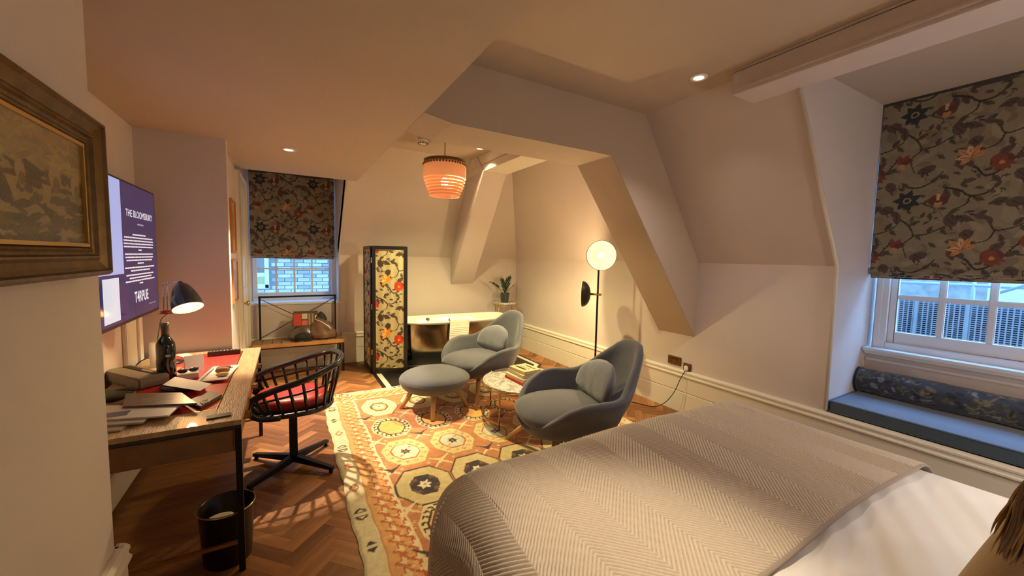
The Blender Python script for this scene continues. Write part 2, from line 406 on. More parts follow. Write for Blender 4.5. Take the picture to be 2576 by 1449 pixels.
# black bathing platform with a white inlaid line
tile_b = mat('black_tile', (34, 32, 33), 0.35, bump=0.05, var=0.1)
tile_w = mat('white_tile', (228, 220, 200), 0.35)
def inset(poly, d):
    out = []; n = len(poly)
    for i in range(n):
        p0, p1, p2 = Vector(poly[i - 1]), Vector(poly[i]), Vector(poly[(i + 1) % n])
        e1 = (p1 - p0).normalized(); e2 = (p2 - p1).normalized(); n1 = Vector((-e1.y, e1.x)); n2 = Vector((-e2.y, e2.x))
        b = (n1 + n2); b = b / max(.2, b.dot(n1)) ; out.append(tuple(p1 + b * d))
    return out
pl = thing('floor_inlay', None, None, (2.1, 5.2, 0)); pl['kind'] = 'structure'
def flat(poly, z0, z1): return MB().prism([(x - 2.1, y - 5.2, z0) for x, y in poly], (0, 0, z1 - z0))
flat(PLAT, -0.011, 0.002).build('tile_border', tile_b, pl)
P1 = inset(PLAT, 0.045); P2 = inset(PLAT, 0.105)
for i in range(len(P1)):
    if i == 4: continue
    j = (i + 1) % len(P1)
    flat([P1[i], P1[j], P2[j], P2[i]], 0.001, 0.004).build('inlay_strip', tile_w, pl)
q = P2; xs0, xs1 = q[0][0], q[3][0]; ys0 = q[1][1]
for ix in range(5):
    for iy in range(4):
        x0 = xs0 + (xs1 - xs0) * ix / 5 + .003; x1 = xs0 + (xs1 - xs0) * (ix + 1) / 5 - .003
        y0 = ys0 + (5.97 - ys0) * iy / 4 + .003; y1 = ys0 + (5.97 - ys0) * (iy + 1) / 4 - .003
        po = [(x0, y0), (x1, y0), (x1, y1), (x0, y1)]
        if ix == 4 and iy == 0: po = [(x0, y0), (x1 - .13, y0), (x1, y0 + .13), (x1, y1), (x0, y1)]
        flat(po, 0.001, 0.0035).build('tile', tile_b, pl)

# windows ------------------------------------------------------------------
glass = bpy.data.materials.new('window_glass'); glass.use_nodes = True
nt = glass.node_tree; N = nt.nodes; L = nt.links; N.remove(N['Principled BSDF'])
g1 = N.new('ShaderNodeBsdfTransparent'); g1.inputs[0].default_value = (.95, .97, .97, 1); g2 = N.new('ShaderNodeBsdfGlossy'); g2.inputs['Roughness'].default_value = 0.02
mxs = N.new('ShaderNodeMixShader'); mxs.inputs[0].default_value = 0.055
L.new(g1.outputs[0], mxs.inputs[1]); L.new(g2.outputs[0], mxs.inputs[2]); L.new(mxs.outputs[0], N['Material Output'].inputs[0])
sash_w = mat('sash_paint', (222, 222, 224), 0.4)

w1 = thing('window_1', None, None, (0.095, 6.36, 0.9)); w1['kind'] = 'structure'
def b1(x0, x1, y0, y1, z0, z1): return (x0 - .095, x1 - .095, y0 - 6.36, y1 - 6.36, z0 - .9, z1 - .9)
MB().box(*b1(-.45, -.40, 6.30, 6.42, .87, 2.66)).box(*b1(.585, .64, 6.30, 6.42, .87, 2.66)).box(*b1(-.40, .585, 6.30, 6.42, .87, .93)).box(*b1(-.4, .585, 6.3, 6.42, 2.58, 2.66)).box(*b1(-.40, -.385, 6.285, 6.30, .9, 2.6)).box(*b1(.57, .585, 6.285, 6.30, .9, 2.6)).build('window_frame', sash_w, w1, bevel=.003)
MB().box(*b1(-.45, .66, 5.985, 6.31, .872, .90)).build('window_sill', sash_w, w1, bevel=.004)
s1 = MB().box(*b1(-.395, -.347, 6.33, 6.37, .935, 2.55)).box(*b1(.536, .58, 6.33, 6.37, .935, 2.55)).box(*b1(-.347, .536, 6.33, 6.37, .935, 1.01)).box(*b1(-.347, .536, 6.33, 6.37, 2.5, 2.55)).build('sash', sash_w, w1, bevel=.003)
for k in (1, 2, 3): MB().box(*b1(-.347 + .2208 * k - .012, -.347 + .2208 * k + .012, 6.335, 6.36, 1.01, 2.5)).build('glazing_bar', sash_w, s1)
for k in (1, 2, 3): MB().box(*b1(-.347, .536, 6.34, 6.357, .98 + .36 * k - .011, .98 + .36 * k + .011)).build('glazing_bar', sash_w, s1)
zz = [1.01, 1.34, 1.70, 2.06, 2.5]
for k in range(4):
    for j in range(4): MB().box(*b1(-.347 + .2208 * k, -.347 + .2208 * (k + 1), 6.345, 6.349, zz[j], zz[j + 1])).build('pane', glass, s1)

w2 = thing('window_2', None, None, (4.2, 0.3, 0.9)); w2['kind'] = 'structure'
def b2(x0, x1, y0, y1, z0, z1): return (x0 - 4.2, x1 - 4.2, y0 - .3, y1 - .3, z0 - .9, z1 - .9)
MB().box(*b2(4.17, 4.28, 1.20, 1.28, .86, 2.5)).box(*b2(4.155, 4.18, 1.235, 1.27, .9, 2.5)).box(*b2(4.17, 4.28, -.62, -.56, .86, 2.5)).box(*b2(4.17, 4.28, -.56, 1.2, .86, .94)).box(*b2(4.17, 4.28, -.6, 1.25, 2.42, 2.5)).build('window_frame', sash_w, w2, bevel=.004)
MB().box(*b2(4.07, 4.2, -.69, 1.305, .865, .892)).box(*b2(4.10, 4.17, -.69, 1.305, .84, .865)).box(*b2(4.145, 4.16, -.69, 1.305, .78, .80)).build('window_sill', sash_w, w2, bevel=.004)
s2 = MB().box(*b2(4.205, 4.25, 1.155, 1.20, .94, 2.42)).box(*b2(4.205, 4.25, -.56, -.52, .94, 2.42)).box(*b2(4.205, 4.25, -.52, 1.155, .94, 1.03)).build('sash', sash_w, w2, bevel=.004)
yb = [1.155 - .2425 * k for k in range(8)]
for k in range(1, 7): MB().box(*b2(4.21, 4.24, yb[k] - .02, yb[k] + .02, 1.03, 2.42)).build('glazing_bar', sash_w, s2, bevel=.006)
zz = [1.03, 1.31, 1.68, 2.05, 2.42]
for j in (1, 2, 3): MB().box(*b2(4.212, 4.238, -.52, 1.155, zz[j] - .02, zz[j] + .02)).build('glazing_bar', sash_w, s2, bevel=.006)
for k in range(7):
    for j in range(4): MB().box(*b2(4.222, 4.226, max(yb[k + 1], -.52), yb[k], zz[j], zz[j + 1])).build('pane', glass, s2)

# outside ------------------------------------------------------------------
ob = thing('brick_building', 'pale brick building seen through the back window behind the bench', 'building', (0.1, 9.0, -1.0))
bricks = [mat('brick_a', (196, 186, 170), .9, bump=.3, var=.1), mat('brick_b', (170, 160, 150), .9, bump=.3, var=.1), mat('brick_c', (205, 198, 186), .9, bump=.3, var=.1)]
B(-2.6, 2.6, 0.02, .3, 0, 6).build('wall', mat('mortar', (150, 145, 138), .95), ob)
bms = []
for m_ in bricks:
    o = MB().box(-.107, .107, -.0, .03, -.032, .032).build('brick', m_, ob); bms.append(o.data); bpy.data.objects.remove(o)
for r in range(20):
    for c in range(12):
        x = -1.15 + c * .225 + (r % 2) * .1125; z = 1.55 + r * .075
        if x < -.32 and z > 1.80: continue
        o = bpy.data.objects.new('brick', bms[rnd.choice([0, 1, 2, 0])]); COL.objects.link(o); o.parent = ob; o.location = (x, 0, z + .03)
cyan = mat('outside_window_paint', (226, 240, 240), .5)
fw = MB().box(-1.5, -.40, -.08, .02, 1.87, 1.95).box(-.47, -.40, -.08, .02, 1.87, 3.4).box(-1.5, -.47, -.07, .02, 2.10, 2.17).box(-1.5, -.60, -.06, .02, 2.17, 2.24).box(-.66, -.60, -.06, .02, 2.17, 3.4).build('window', cyan, ob, bevel=.006)
B(-1.5, -.47, -.01, .01, 1.95, 2.10).build('pane', mat('yellow_pane', (200, 190, 130), .3), fw)
B(-1.5, -.66, -.01, .01, 2.24, 3.4).build('pane', mat('dark_pane', (110, 120, 130), .15), fw)
B(-1.5, 2.6, -.02, .02, 1.45, 1.53).build('ledge', cyan, ob)

ex = thing('roof_terrace_wall', 'pale rendered terrace wall beyond the railing outside the bedside window', 'building', (9.0, 1.0, -1.0))
B(0, .3, -4.5, 5, 0, 6).build('wall', mat('render_pale', (214, 214, 206), .9, bump=.3, bscale=20, var=.1, vscale=2), ex)
B(-.03, .01, .5, 1.6, 0, 4).build('stone_panel', mat('stone_ext', (150, 146, 138), .9, bump=.6, bscale=14, var=.25, vscale=9), ex)
B(-.04, .01, 2.2, 3.2, 1.2, 3.6).build('door', mat('ext_door', (170, 176, 178), .6), ex)
fc = thing('mesh_screen', 'steel mesh screen with upright posts outside the bedside window', 'screen', (5.3, 1.0, 0.0))
galv = mat('galvanised_steel', (190, 196, 200), .5, .3)
fm = MB(); y = -3.0
while y < 1.5: fm.box(-.003, .003, y, y + .009, .62, 1.24); y += .034
z = .62
while z < 1.24: fm.box(-.004, .002, -3.0, 1.5, z, z + .006); z += .019
tag(fm.build('mesh', galv, fc), kind='stuff')
for k in range(12): B(-.03, .0, 1.3 - .33 * k - .012, 1.3 - .33 * k + .012, .55, 1.25).build('post', galv, fc)
B(-.04, .0, -3.0, 1.5, .58, .62).build('rail', galv, fc); B(-.03, .0, -3, 1.5, 1.235, 1.25).build('rail', galv, fc)
B(.02, .04, -3.2, 1.6, .3, 1.22).build('backing_panel', mat('dark_backing', (70, 84, 100), .8), fc)
rl = thing('safety_railing', 'thin steel safety railing behind the mesh screen outside', 'railing', (6.6, 1.2, 0.0))
for zz_ in (1.36, 1.52, 1.75): MB().tube([(0, -3, zz_), (0, 1.8, zz_)], .018, 8).build('rail', galv, rl)
for k in range(6): MB().tube([(0, 1.6 - k * .8, .5), (0, 1.6 - k * .8, 1.78)], .018, 8).build('post', galv, rl)
MB().tube([(-.1, -.2, 1.3), (-.1, -.9, 1.7)], .015, 8).build('brace', galv, rl)
B(5.0, 9.3, -4, 6.5, -1.0, .52).build('terrace_floor', mat('ext_floor', (150, 150, 146), .9, var=.2, bump=.3)); tag(bpy.data.objects['terrace_floor'], 'grey flat roof terrace below the mesh screen', 'terrace')

# ================================================================== PRINTED TEXTILES
cloth_rug = mat('rug_wool', (200, 150, 100), .95, bump=.6, bscale=320, attr=True, var=.10, vscale=26, sheen=.2)
cloth_print = mat('printed_velvet', (120, 110, 90), .9, bump=.3, bscale=300, attr=True, sheen=.3)
cloth_screen = mat('printed_linen', (190, 175, 130), .85, bump=.3, bscale=400, attr=True)

# rug -----------------------------------------------------------------------
RX0, RX1, RY0, RY1 = 0.30, 2.86, 1.30, 4.62
rw, rh = RX1 - RX0, RY1 - RY0
cv = Canvas(rw, rh, 0.0078, (208, 128, 78))
CRM, ORG, RST, DRK, TAN, LGT = (226, 202, 152), (222, 148, 86), (196, 106, 62), (58, 46, 44), (206, 172, 116), (214, 204, 172)
cv.poly([(0, 0), (rw, 0), (rw, rh), (0, rh)], (224, 208, 168))
cv.poly([(.12, .12), (rw - .12, .12), (rw - .12, rh - .12), (.12, rh - .12)], (224, 166, 104))
cv.poly([(.29, .29), (rw - .29, .29), (rw - .29, rh - .29), (.29, rh - .29)], (200, 130, 86))
for i in range(900):                                        # streaks of abrash in the field
    x, y = rnd.uniform(.3, rw - .3), rnd.uniform(.3, rh - .3)
    cv.line([(x, y), (x + rnd.uniform(.05, .22), y + rnd.uniform(-.03, .03))], .008, rnd.choice([(192, 118, 76), (210, 142, 96), (186, 112, 72), (214, 150, 104)]))
for i in range(500):
    t = rnd.uniform(0, 1); side = rnd.choice([0, 1]);
    x = rnd.uniform(.13, .27) if side == 0 else rnd.uniform(rw - .27, rw - .13); y = rnd.uniform(.1, rh - .1)
    cv.line([(x, y), (x + rnd.uniform(.03, .07), y + rnd.uniform(-.015, .015))], .007, rnd.choice([(230, 188, 128), (214, 150, 94), (236, 200, 140)]))
def band(p0, p1, inn):                                       # sawtooth band along an edge, inn = inward unit vector
    d = Vector(p1) - Vector(p0); n = int(d.length / .088); e = d / n; w = Vector(inn)
    for k in range(n):
        a = Vector(p0) + e * k
        for off, c1, c2 in ((.145, (240, 214, 160), RST), (.225, (240, 222, 176), (196, 96, 52))):
            q = lambda u, v: tuple(a + e * u + w * (off + v * .07))
            cv.line([q(-.1, .95), q(.35, .05), q(.35, .55), q(.9, .55), q(.5, 1.0)], .016, c2)
            cv.poly([q(.05, .75), q(.42, .2), q(.42, .55), q(.8, .55), q(.45, .95)], c1)
    n2 = int(d.length / .30)
    for k in range(n2):
        a = Vector(p0) + d * ((k + .5) / n2); e1 = d.normalized()
        q = lambda u, v: tuple(a + e1 * u + w * (.06 + v))
        if k % 3 == 0:
            for s_ in (-1, 1):
                for m_ in (-1, 1):
                    cv.line([q(.03 * s_, -.025 * m_), q(.055 * s_, .0), q(.035 * s_ + .0, .03 * m_)], .011, DRK)
                cv.line([q(.018 * s_, -.035), q(.018 * s_, .035)], .011, DRK)
        elif k % 3 == 1:
            cv.poly([q(-.055, 0), q(0, .035), q(.055, 0), q(0, -.035)], (196, 104, 60)); cv.poly([q(-.03, 0), q(0, .02), q(.03, 0), q(0, -.02)], (240, 222, 180))
        else:
            for s_ in (-1, 1): cv.poly([q(.012 * s_, -.03), q(.05 * s_, 0), q(.012 * s_, .03)], (196, 110, 70) if k % 2 else DRK)
    cv.line([tuple(Vector(p0) + w * .115), tuple(Vector(p1) + w * .115)], .008, (206, 140, 90))
    cv.line([tuple(Vector(p0) + w * .285), tuple(Vector(p1) + w * .285)], .020, (236, 216, 170))
band((0, 0), (0, rh), (1, 0)); band((rw, 0), (rw, rh), (-1, 0)); band((0, rh), (rw, rh), (0, -1)); band((0, 0), (rw, 0), (0, 1))
def octo(cx, cy, rx, ry, jag=0.0):
    P = []
    for k in range(8):
        a = PI / 8 + k * PI / 4; P.append((cx + rx * math.cos(a) * 1.05, cy + ry * math.sin(a) * 1.05))
    return P
def hexa(cx, cy, rx, ry): return [(cx - rx, cy - ry * .30), (cx - rx * .48, cy - ry), (cx + rx * .48, cy - ry), (cx + rx, cy - ry * .30), (cx + rx, cy + ry * .30), (cx + rx * .48, cy + ry), (cx - rx * .48, cy + ry), (cx - rx, cy + ry * .30)]
def star(cx, cy, r, c1, c2, n=8):
    P = []
    for k in range(2 * n):
        a = k * PI / n; q = r if k % 2 == 0 else r * .55; P.append((cx + q * math.cos(a), cy + q * math.sin(a) * 1.15))
    cv.poly(P, c1); cv.ell(cx, cy, r * .22, r * .22, 0, c2)
def med(cx, cy, kind):
    if kind == 0:                                           # cream octagon, thin dark outline, star heart
        cv.poly(hexa(cx, cy, .175, .245), (120, 96, 62)); cv.poly(hexa(cx, cy, .166, .236), (236, 216, 160))
        cv.poly(hexa(cx, cy, .085, .115), (96, 66, 42)); cv.poly(hexa(cx, cy, .068, .095), (224, 168, 104)); star(cx, cy, .062, (240, 228, 190), (120, 80, 50))
    elif kind == 1:                                         # hooked medallion
        cv.poly(hexa(cx, cy, .165, .215), (234, 210, 160))
        for k in range(20):
            a = 2 * PI * k / 20; x, y = cx + .115 * math.cos(a), cy + .16 * math.sin(a)
            x2, y2 = cx + .145 * math.cos(a), cy + .195 * math.sin(a)
            cv.line([(x, y), (x2, y2), (cx + .148 * math.cos(a + .13), cy + .198 * math.sin(a + .13))], .013, DRK)
        cv.poly(hexa(cx, cy, .118, .16), DRK); cv.poly(hexa(cx, cy, .104, .145), (240, 176, 100))
        for k in range(5): cv.line([(cx - .06, cy - .08 + k * .04), (cx + .06, cy - .07 + k * .04)], .008, (206, 140, 80))
    elif kind == 2:                                         # double octagon
        cv.poly(hexa(cx, cy, .180, .225), (170, 140, 84)); cv.poly(hexa(cx, cy, .170, .214), (226, 196, 136))
        for k in range(14):
            a = 2 * PI * k / 14; cv.ell(cx + .135 * math.cos(a), cy + .172 * math.sin(a), .016, .013, a, rnd.choice([(206, 120, 70), (150, 110, 70), (120, 120, 90)])); cv.ell(cx + .135 * math.cos(a), cy + .172 * math.sin(a), .007, .006, 0, (236, 214, 170))
        cv.poly(hexa(cx, cy, .108, .13), (176, 96, 56)); cv.poly(hexa(cx, cy, .096, .117), (206, 202, 176)); star(cx, cy, .045, DRK, (200, 110, 70), 6)
        for s_ in (-1, 1): cv.ell(cx + .05 * s_, cy + .06 * s_, .016, .012, .5, (206, 140, 96))
    else:                                                   # large octagon, dark heart, white star
        cv.poly(hexa(cx, cy, .195, .225), (54, 46, 44)); cv.poly(hexa(cx, cy, .184, .212), (206, 184, 130))
        cv.poly(hexa(cx, cy, .176, .204), (214, 192, 140)); cv.poly(hexa(cx, cy, .098, .118), (56, 44, 50))
        for s_ in (-1, 1):
            for t_ in (-1, 1): cv.ell(cx + .06 * s_, cy + .07 * t_, .02, .015, .6 * s_ * t_, (140, 86, 60)); cv.line([(cx + .09 * s_, cy + .02 * t_), (cx + .04 * s_, cy + .09 * t_)], .008, (110, 84, 76))
        star(cx, cy, .052, (238, 222, 190), (170, 120, 90), 6)
def spider(cx, cy, dark):
    c1 = DRK if dark else (236, 212, 164)
    for s_ in (-1, 1):
        for k in range(3):
            cv.line([(cx, cy + .01 * k), (cx + (.03 + .015 * k) * s_, cy + .02 + .016 * k), (cx + (.055 + .01 * k) * s_, cy + .05 + .01 * k)], .009, c1)
            cv.line([(cx, cy - .01 * k), (cx + (.03 + .015 * k) * s_, cy - .03 - .016 * k), (cx + (.045 + .01 * k) * s_, cy - .06 - .01 * k)], .011, (236, 206, 156))
    cv.ell(cx, cy, .018, .022, 0, c1)
rowsY = [4.04, 3.50, 3.0, 2.49, 2.05, 1.66]; kinds = [0, 1, 2, 3, 1, 0]
for r, yy in enumerate(rowsY):
    for c in range(5):
        x = .79 + .396 * c - RX0; med(x, yy - RY0, kinds[r] if not (r == 4) else (1 if c % 2 == 0 else 2))
        if r < 5:
            if c < 4: spider(x + .198, (yy + rowsY[r + 1]) / 2 - RY0, (r + c) % 2 == 1)
            if c == 0: spider(x - .17, (yy + rowsY[r + 1]) / 2 - RY0, r % 2 == 0)
            for s_ in (-1, 1): cv.ell(x + .1 * s_, (yy + rowsY[r + 1]) / 2 - RY0, .014, .014, 0, (216, 186, 130))
cv.noise(.10, 3)
rug = thing('rug', 'orange and cream patterned wool rug with rows of octagons in front of the bed', 'rug', ((RX0 + RX1) / 2, (RY0 + RY1) / 2, 0))
def rugf(U, V):
    z = .013 + .0012 * np.sin(U * 41 + V * 13) * np.sin(V * 37)
    ed = np.minimum(np.minimum(U, rw - U), np.minimum(V, rh - V)); z = np.where(ed < .012, .004 + ed * .7, z)
    wob = .006 * np.sin(V * 9 + 1) + .003 * np.sin(V * 31)
    return U - rw / 2 + wob * (1 - U / rw), V - rh / 2 + .006 * np.sin(U * 8), z
cv.mesh('pile', rugf, cloth_rug, rug)
B(-rw / 2 + .01, rw / 2 - .01, -rh / 2 + .01, rh / 2 - .01, 0, .005).build('backing', mat('jute', (150, 120, 84), .95), rug)

# floral print --------------------------------------------------------------
def floral(c, ox, oy, s, P):
    X = lambda u: ox + u * s; Yv = lambda v: oy - v * s
    def br(pts, w0=.02, w1=.008): c.curve([(X(a), Yv(b)) for a, b in pts], w0 * s, P['branch'], w1 * s)
    def lf(u, v, L, a, col='leaf'): c.leaf(X(u), Yv(v), L * s, L * s * .5, a, P[col], P['branch'])
    br([(.02, .30), (.12, .38), (.18, .52), (.10, .62), (.14, .78)]); br([(.18, .52), (.30, .50), (.40, .44), (.47, .40)], .016)
    br([(.40, -.02), (.52, .03), (.60, .10), (.72, .08), (.80, -.02)], .024, .014); br([(.60, .10), (.58, .18), (.52, .22)], .016)
    br([(.50, .72), (.62, .80), (.70, .90), (.82, .84), (.90, .72), (.98, .60)], .026, .01); br([(.82, .84), (.80, .70), (.86, .60)], .016)
    br([(.62, .30), (.74, .36), (.80, .48), (.92, .46), (1.02, .40)], .02, .01); br([(.80, .48), (.76, .58), (.66, .62)], .016)
    br([(.05, .92), (.18, .96), (.30, .90), (.38, .80)], .02, .01); br([(.22, .14), (.34, .22), (.30, .30)], .014, .008)
    for u, v, L, a in [(.14, .40, .10, .6), (.20, .50, .09, -1.0), (.12, .64, .10, 2.6), (.30, .50, .10, 1.2), (.40, .45, .09, -.9), (.52, .22, .10, -2.3), (.62, .12, .10, -.4),
                       (.76, .04, .09, .9), (.66, .34, .11, .8), (.78, .40, .10, 2.2), (.92, .44, .11, .9), (.96, .44, .10, -.8), (.68, .62, .12, 2.9), (.60, .80, .10, 1.9),
                       (.74, .90, .11, -.9), (.88, .76, .12, .6), (.86, .62, .10, 1.8), (.28, .92, .10, .8), (.34, .84, .10, -.5), (.10, .94, .09, 2.4), (.24, .16, .08, .9), (.30, .26, .09, -1.4),
                       (.06, .20, .11, .4), (.54, .94, .1, .2), (.44, .60, .10, .2), (.38, .66, .09, 2.4)]: lf(u, v, L, a)
    for u, v, rx, ry, a in [(.47, .36, .055, .07, .3), (.92, .20, .07, .05, .2), (.24, .76, .08, .045, .4), (.60, .52, .05, .06, -.5), (.94, .92, .05, .06, .4)]:
        c.ell(X(u), Yv(v), rx * s, ry * s, a, P['fruit']); c.line([(X(u - rx * .5), Yv(v - ry * .4)), (X(u + rx * .4), Yv(v + ry * .5))], .008 * s, P['branch'])
        c.line([(X(u), Yv(v + ry * .8)), (X(u + .02), Yv(v + ry * 1.5))], .012 * s, P['branch'])
    R2 = random.Random(17)
    for k in range(9): lf(R2.random(), R2.random(), R2.uniform(.12, .17), R2.uniform(0, 6.28), 'fruit')
    for k in range(40):
        u, v, a = R2.random(), R2.random(), R2.uniform(0, 6.28); lf(u, v, R2.uniform(.045, .08), a, R2.choice(['leaf', 'leaf', 'fruit']))
        if k % 3 == 0:
            c.curve([(X(u), Yv(v)), (X(u + .05 * math.cos(a + 2)), Yv(v + .05 * math.sin(a + 2))), (X(u + .09 * math.cos(a + 2.6)), Yv(v + .09 * math.sin(a + 2.6)))], .007 * s, P['branch'], .004 * s)
    # ringed dark flower
    for k in range(7): c.leaf(X(.10), Yv(.10), .13 * s, .07 * s, .4 + k * .9, P['teal'])
    c.ell(X(.10), Yv(.10), .075 * s, .085 * s, .3, P['teal']); c.ell(X(.10), Yv(.10), .036 * s, .032 * s, .3, P['ring'], .68)
    # pansy
    c.ell(X(.36), Yv(.115), .075 * s, .065 * s, 0, P['red']); c.ell(X(.32), Yv(.13), .04 * s, .05 * s, .3, P['red2']); c.ell(X(.40), Yv(.13), .04 * s, .05 * s, -.3, P['red2'])
    c.poly([(X(.34), Yv(.05)), (X(.375), Yv(.05)), (X(.37), Yv(.13)), (X(.35), Yv(.13))], P['pale']); c.ell(X(.36), Yv(.16), .034 * s, .024 * s, 0, P['yellow']); c.ell(X(.36), Yv(.135), .02 * s, .010 * s, 0, P['branch'])
    # lily
    for L, a, cc in [(.15, 2.4, 'yellow'), (.14, 1.7, 'pale'), (.15, 1.1, 'yellow'), (.13, .4, 'yellow'), (.12, 3.2, 'pale'), (.12, 3.9, 'yellow')]: c.leaf(X(.58), Yv(.68), L * s, .055 * s, a, P[cc], P['red2'])
    # large red flower
    c.ell(X(.80), Yv(.76), .085 * s, .07 * s, .4, P['red2']); c.ell(X(.78), Yv(.74), .06 * s, .05 * s, -.4, P['red'])
    for k in range(5): c.leaf(X(.80), Yv(.77), .11 * s, .05 * s, -2.6 + k * .55, P['red'])
    c.ell(X(.80), Yv(.78), .02 * s, .02 * s, 0, P['yellow'])
    # tulip at the left border
    for L, a, cc in [(.14, .9, 'red'), (.13, .3, 'red2'), (.12, 1.6, 'red'), (.08, -.8, 'yellow')]: c.leaf(X(0.0), Yv(.66), L * s, .06 * s, a, P[cc])
    for k in range(10):
        a = k * .63; c.line([(X(.40 + .0), Yv(.96)), (X(.40 + .05 * math.cos(a)), Yv(.96 + .05 * math.sin(a)))], .004 * s, P['fruit'])
        c.line([(X(.50), Yv(.50)), (X(.50 + .045 * math.cos(a)), Yv(.50 + .045 * math.sin(a)))], .004 * s, P['fruit'])
PB = dict(branch=(52, 44, 40), leaf=(80, 72, 60), fruit=(88, 72, 66), teal=(40, 48, 54), ring=(176, 158, 120), red=(124, 66, 50), red2=(96, 54, 48), pale=(206, 162, 126), yellow=(190, 134, 84))
PS = dict(branch=(56, 44, 34), leaf=(84, 76, 50), fruit=(76, 58, 44), teal=(60, 62, 58), ring=(220, 190, 120), red=(206, 62, 34), red2=(176, 44, 26), pale=(240, 190, 110), yellow=(240, 160, 50))

def blind(name, label, W_, H_, loc, rz, s, res, fx, shift):
    t = thing(name, label, 'blind', loc, rz)
    c = Canvas(W_, H_ + .16, res, (138, 128, 105))
    nx_, ny_ = int(W_ / s) + 2, int(H_ / s) + 3
    Rb = random.Random(31)
    for k in range(int(W_ * H_ * 260)):
        c.ell(Rb.uniform(0, W_), Rb.uniform(0, H_ + .16), Rb.uniform(.02, .07), Rb.uniform(.01, .035), Rb.uniform(0, 3), Rb.choice([(144, 134, 110), (132, 120, 100), (122, 110, 92), (150, 138, 114), (138, 126, 104)]))
    for i in range(nx_):
        for j in range(ny_): floral(c, i * s + shift[0] - s, H_ + .16 - j * s + shift[1] + s, s, PB)
    c.noise(.14, 5)
    def f(U, V):                                            # V up from the bottom; the lowest 16 cm are the stacked folds
        v = V - .16; y = -.004 * np.sin(np.clip(v, 0, 9) * 2 * PI / .30) ** 2
        z = np.where(v > 0, v + .075, 0); y = np.where(v > 0, y, 0)
        k = np.clip((.16 - V) / .16, 0, 1)                   # folds
        zf = .075 - np.interp(k, [0, .25, .3, .6, .65, 1], [0, .040, .036, .06, .056, .088]); yf = -np.interp(k, [0, .06, .22, .3, .36, .55, .62, .7, 1], [0, .012, .018, 0, .010, .013, -.002, .004, .006])
        z = np.where(v > 0, z, zf); y = np.where(v > 0, y, yf)
        x = U - W_ / 2 + np.where((V < .16) & (k > .62), np.sign(W_ / 2 - U) * .012 * np.abs(U - W_ / 2) / (W_ / 2), 0)
        y = y + .003 * np.sin(U * 9 + z * 7)
        return x, y - .012, z
    c.mesh('fabric', f, cloth_print, t)
    B(-W_ / 2 + .004, W_ / 2 - .004, -.004, .004, .0, H_ + .07).build('lining', mat('blind_lining', (206, 198, 184), .9), t)
    B(-W_ / 2, W_ / 2, -.012, .022, H_ + .06, H_ + .095).build('headrail', mat('headrail_paint', (70, 66, 62), .5), t)
    for q in (.035, .0): B(-W_ / 2 + .01, W_ / 2 - .01, -.018, -.004, q, q + .004).build('batten', mat('batten_grey', (170, 160, 150), .6), t)
    return t
blind('roman_blind', 'dark floral roman blind half lowered over the small back window above the bench', 1.02, 1.05, (0.10, 6.26, 1.495), 0, .63, .0055, None, (.06, -.03))
blind('roman_blind', 'large dark floral roman blind lowered over the window above the blue seat cushion', 1.90, 1.245, (4.09, 0.352, 1.47), -PI / 2, .63, .0050, None, (.12, -.05))

# folding screen --------------------------------------------------------------
def screen_panel(t, p0, p1, shift):
    p0 = Vector(p0); p1 = Vector(p1); L_ = (p1 - p0).length; a = math.atan2((p1 - p0).y, (p1 - p0).x)
    mid = (p0 + p1) / 2; T_ = Matrix.Rotation(a, 4, 'Z')
    fr = MB().box(0, .042, -.014, .014, 0.0, 1.67).box(L_ - .042, L_, -.014, .014, 0.0, 1.67).box(.042, L_ - .042, -.014, .014, .01, .07).box(.042, L_ - .042, -.014, .014, 1.625, 1.67)
    f = fr.build('panel_frame', mat('black_lacquer', (30, 27, 26), .35), t, bevel=.002)
    f.location = (p0.x - t.location.x, p0.y - t.location.y, 0); f.rotation_euler = (0, 0, a)
    w = L_ - .088; H_ = 1.535; c = Canvas(w, H_, .0055, (186, 172, 132)); s = .70
    for i in range(-1, 2):
        for j in range(-1, 4): floral(c, i * s * .92 + shift[0], H_ - j * s + shift[1], s, PS)
    c.noise(.12, 4)
    g = c.mesh('fabric_panel', lambda U, V: (U + .044, 0 * U - .006 + .002 * np.sin(U * 60), V + .08), cloth_screen, f)
    for zz_ in (.0, 1.535): MB().tube([(.043, -.008, .08 + zz_), (L_ - .043, -.008, .08 + zz_)], .004, 6).build('curtain_rod', brass, f)
    return f
sc = thing('folding_screen', 'black framed folding screen with bright floral fabric standing beside the bath', 'screen', (1.0, 5.3, 0.0035))
screen_panel(sc, (0.955, 5.262, 0), (1.362, 5.090, 0), (-.27, .08)); screen_panel(sc, (0.945, 5.80, 0), (0.948, 5.285, 0), (-.1, -.2))
h_ = MB()
for z in (.25, .85, 1.45): h_.box(-.06, -.045, -.045, -.02, z, z + .07)
h_.build('hinge', brass, sc)

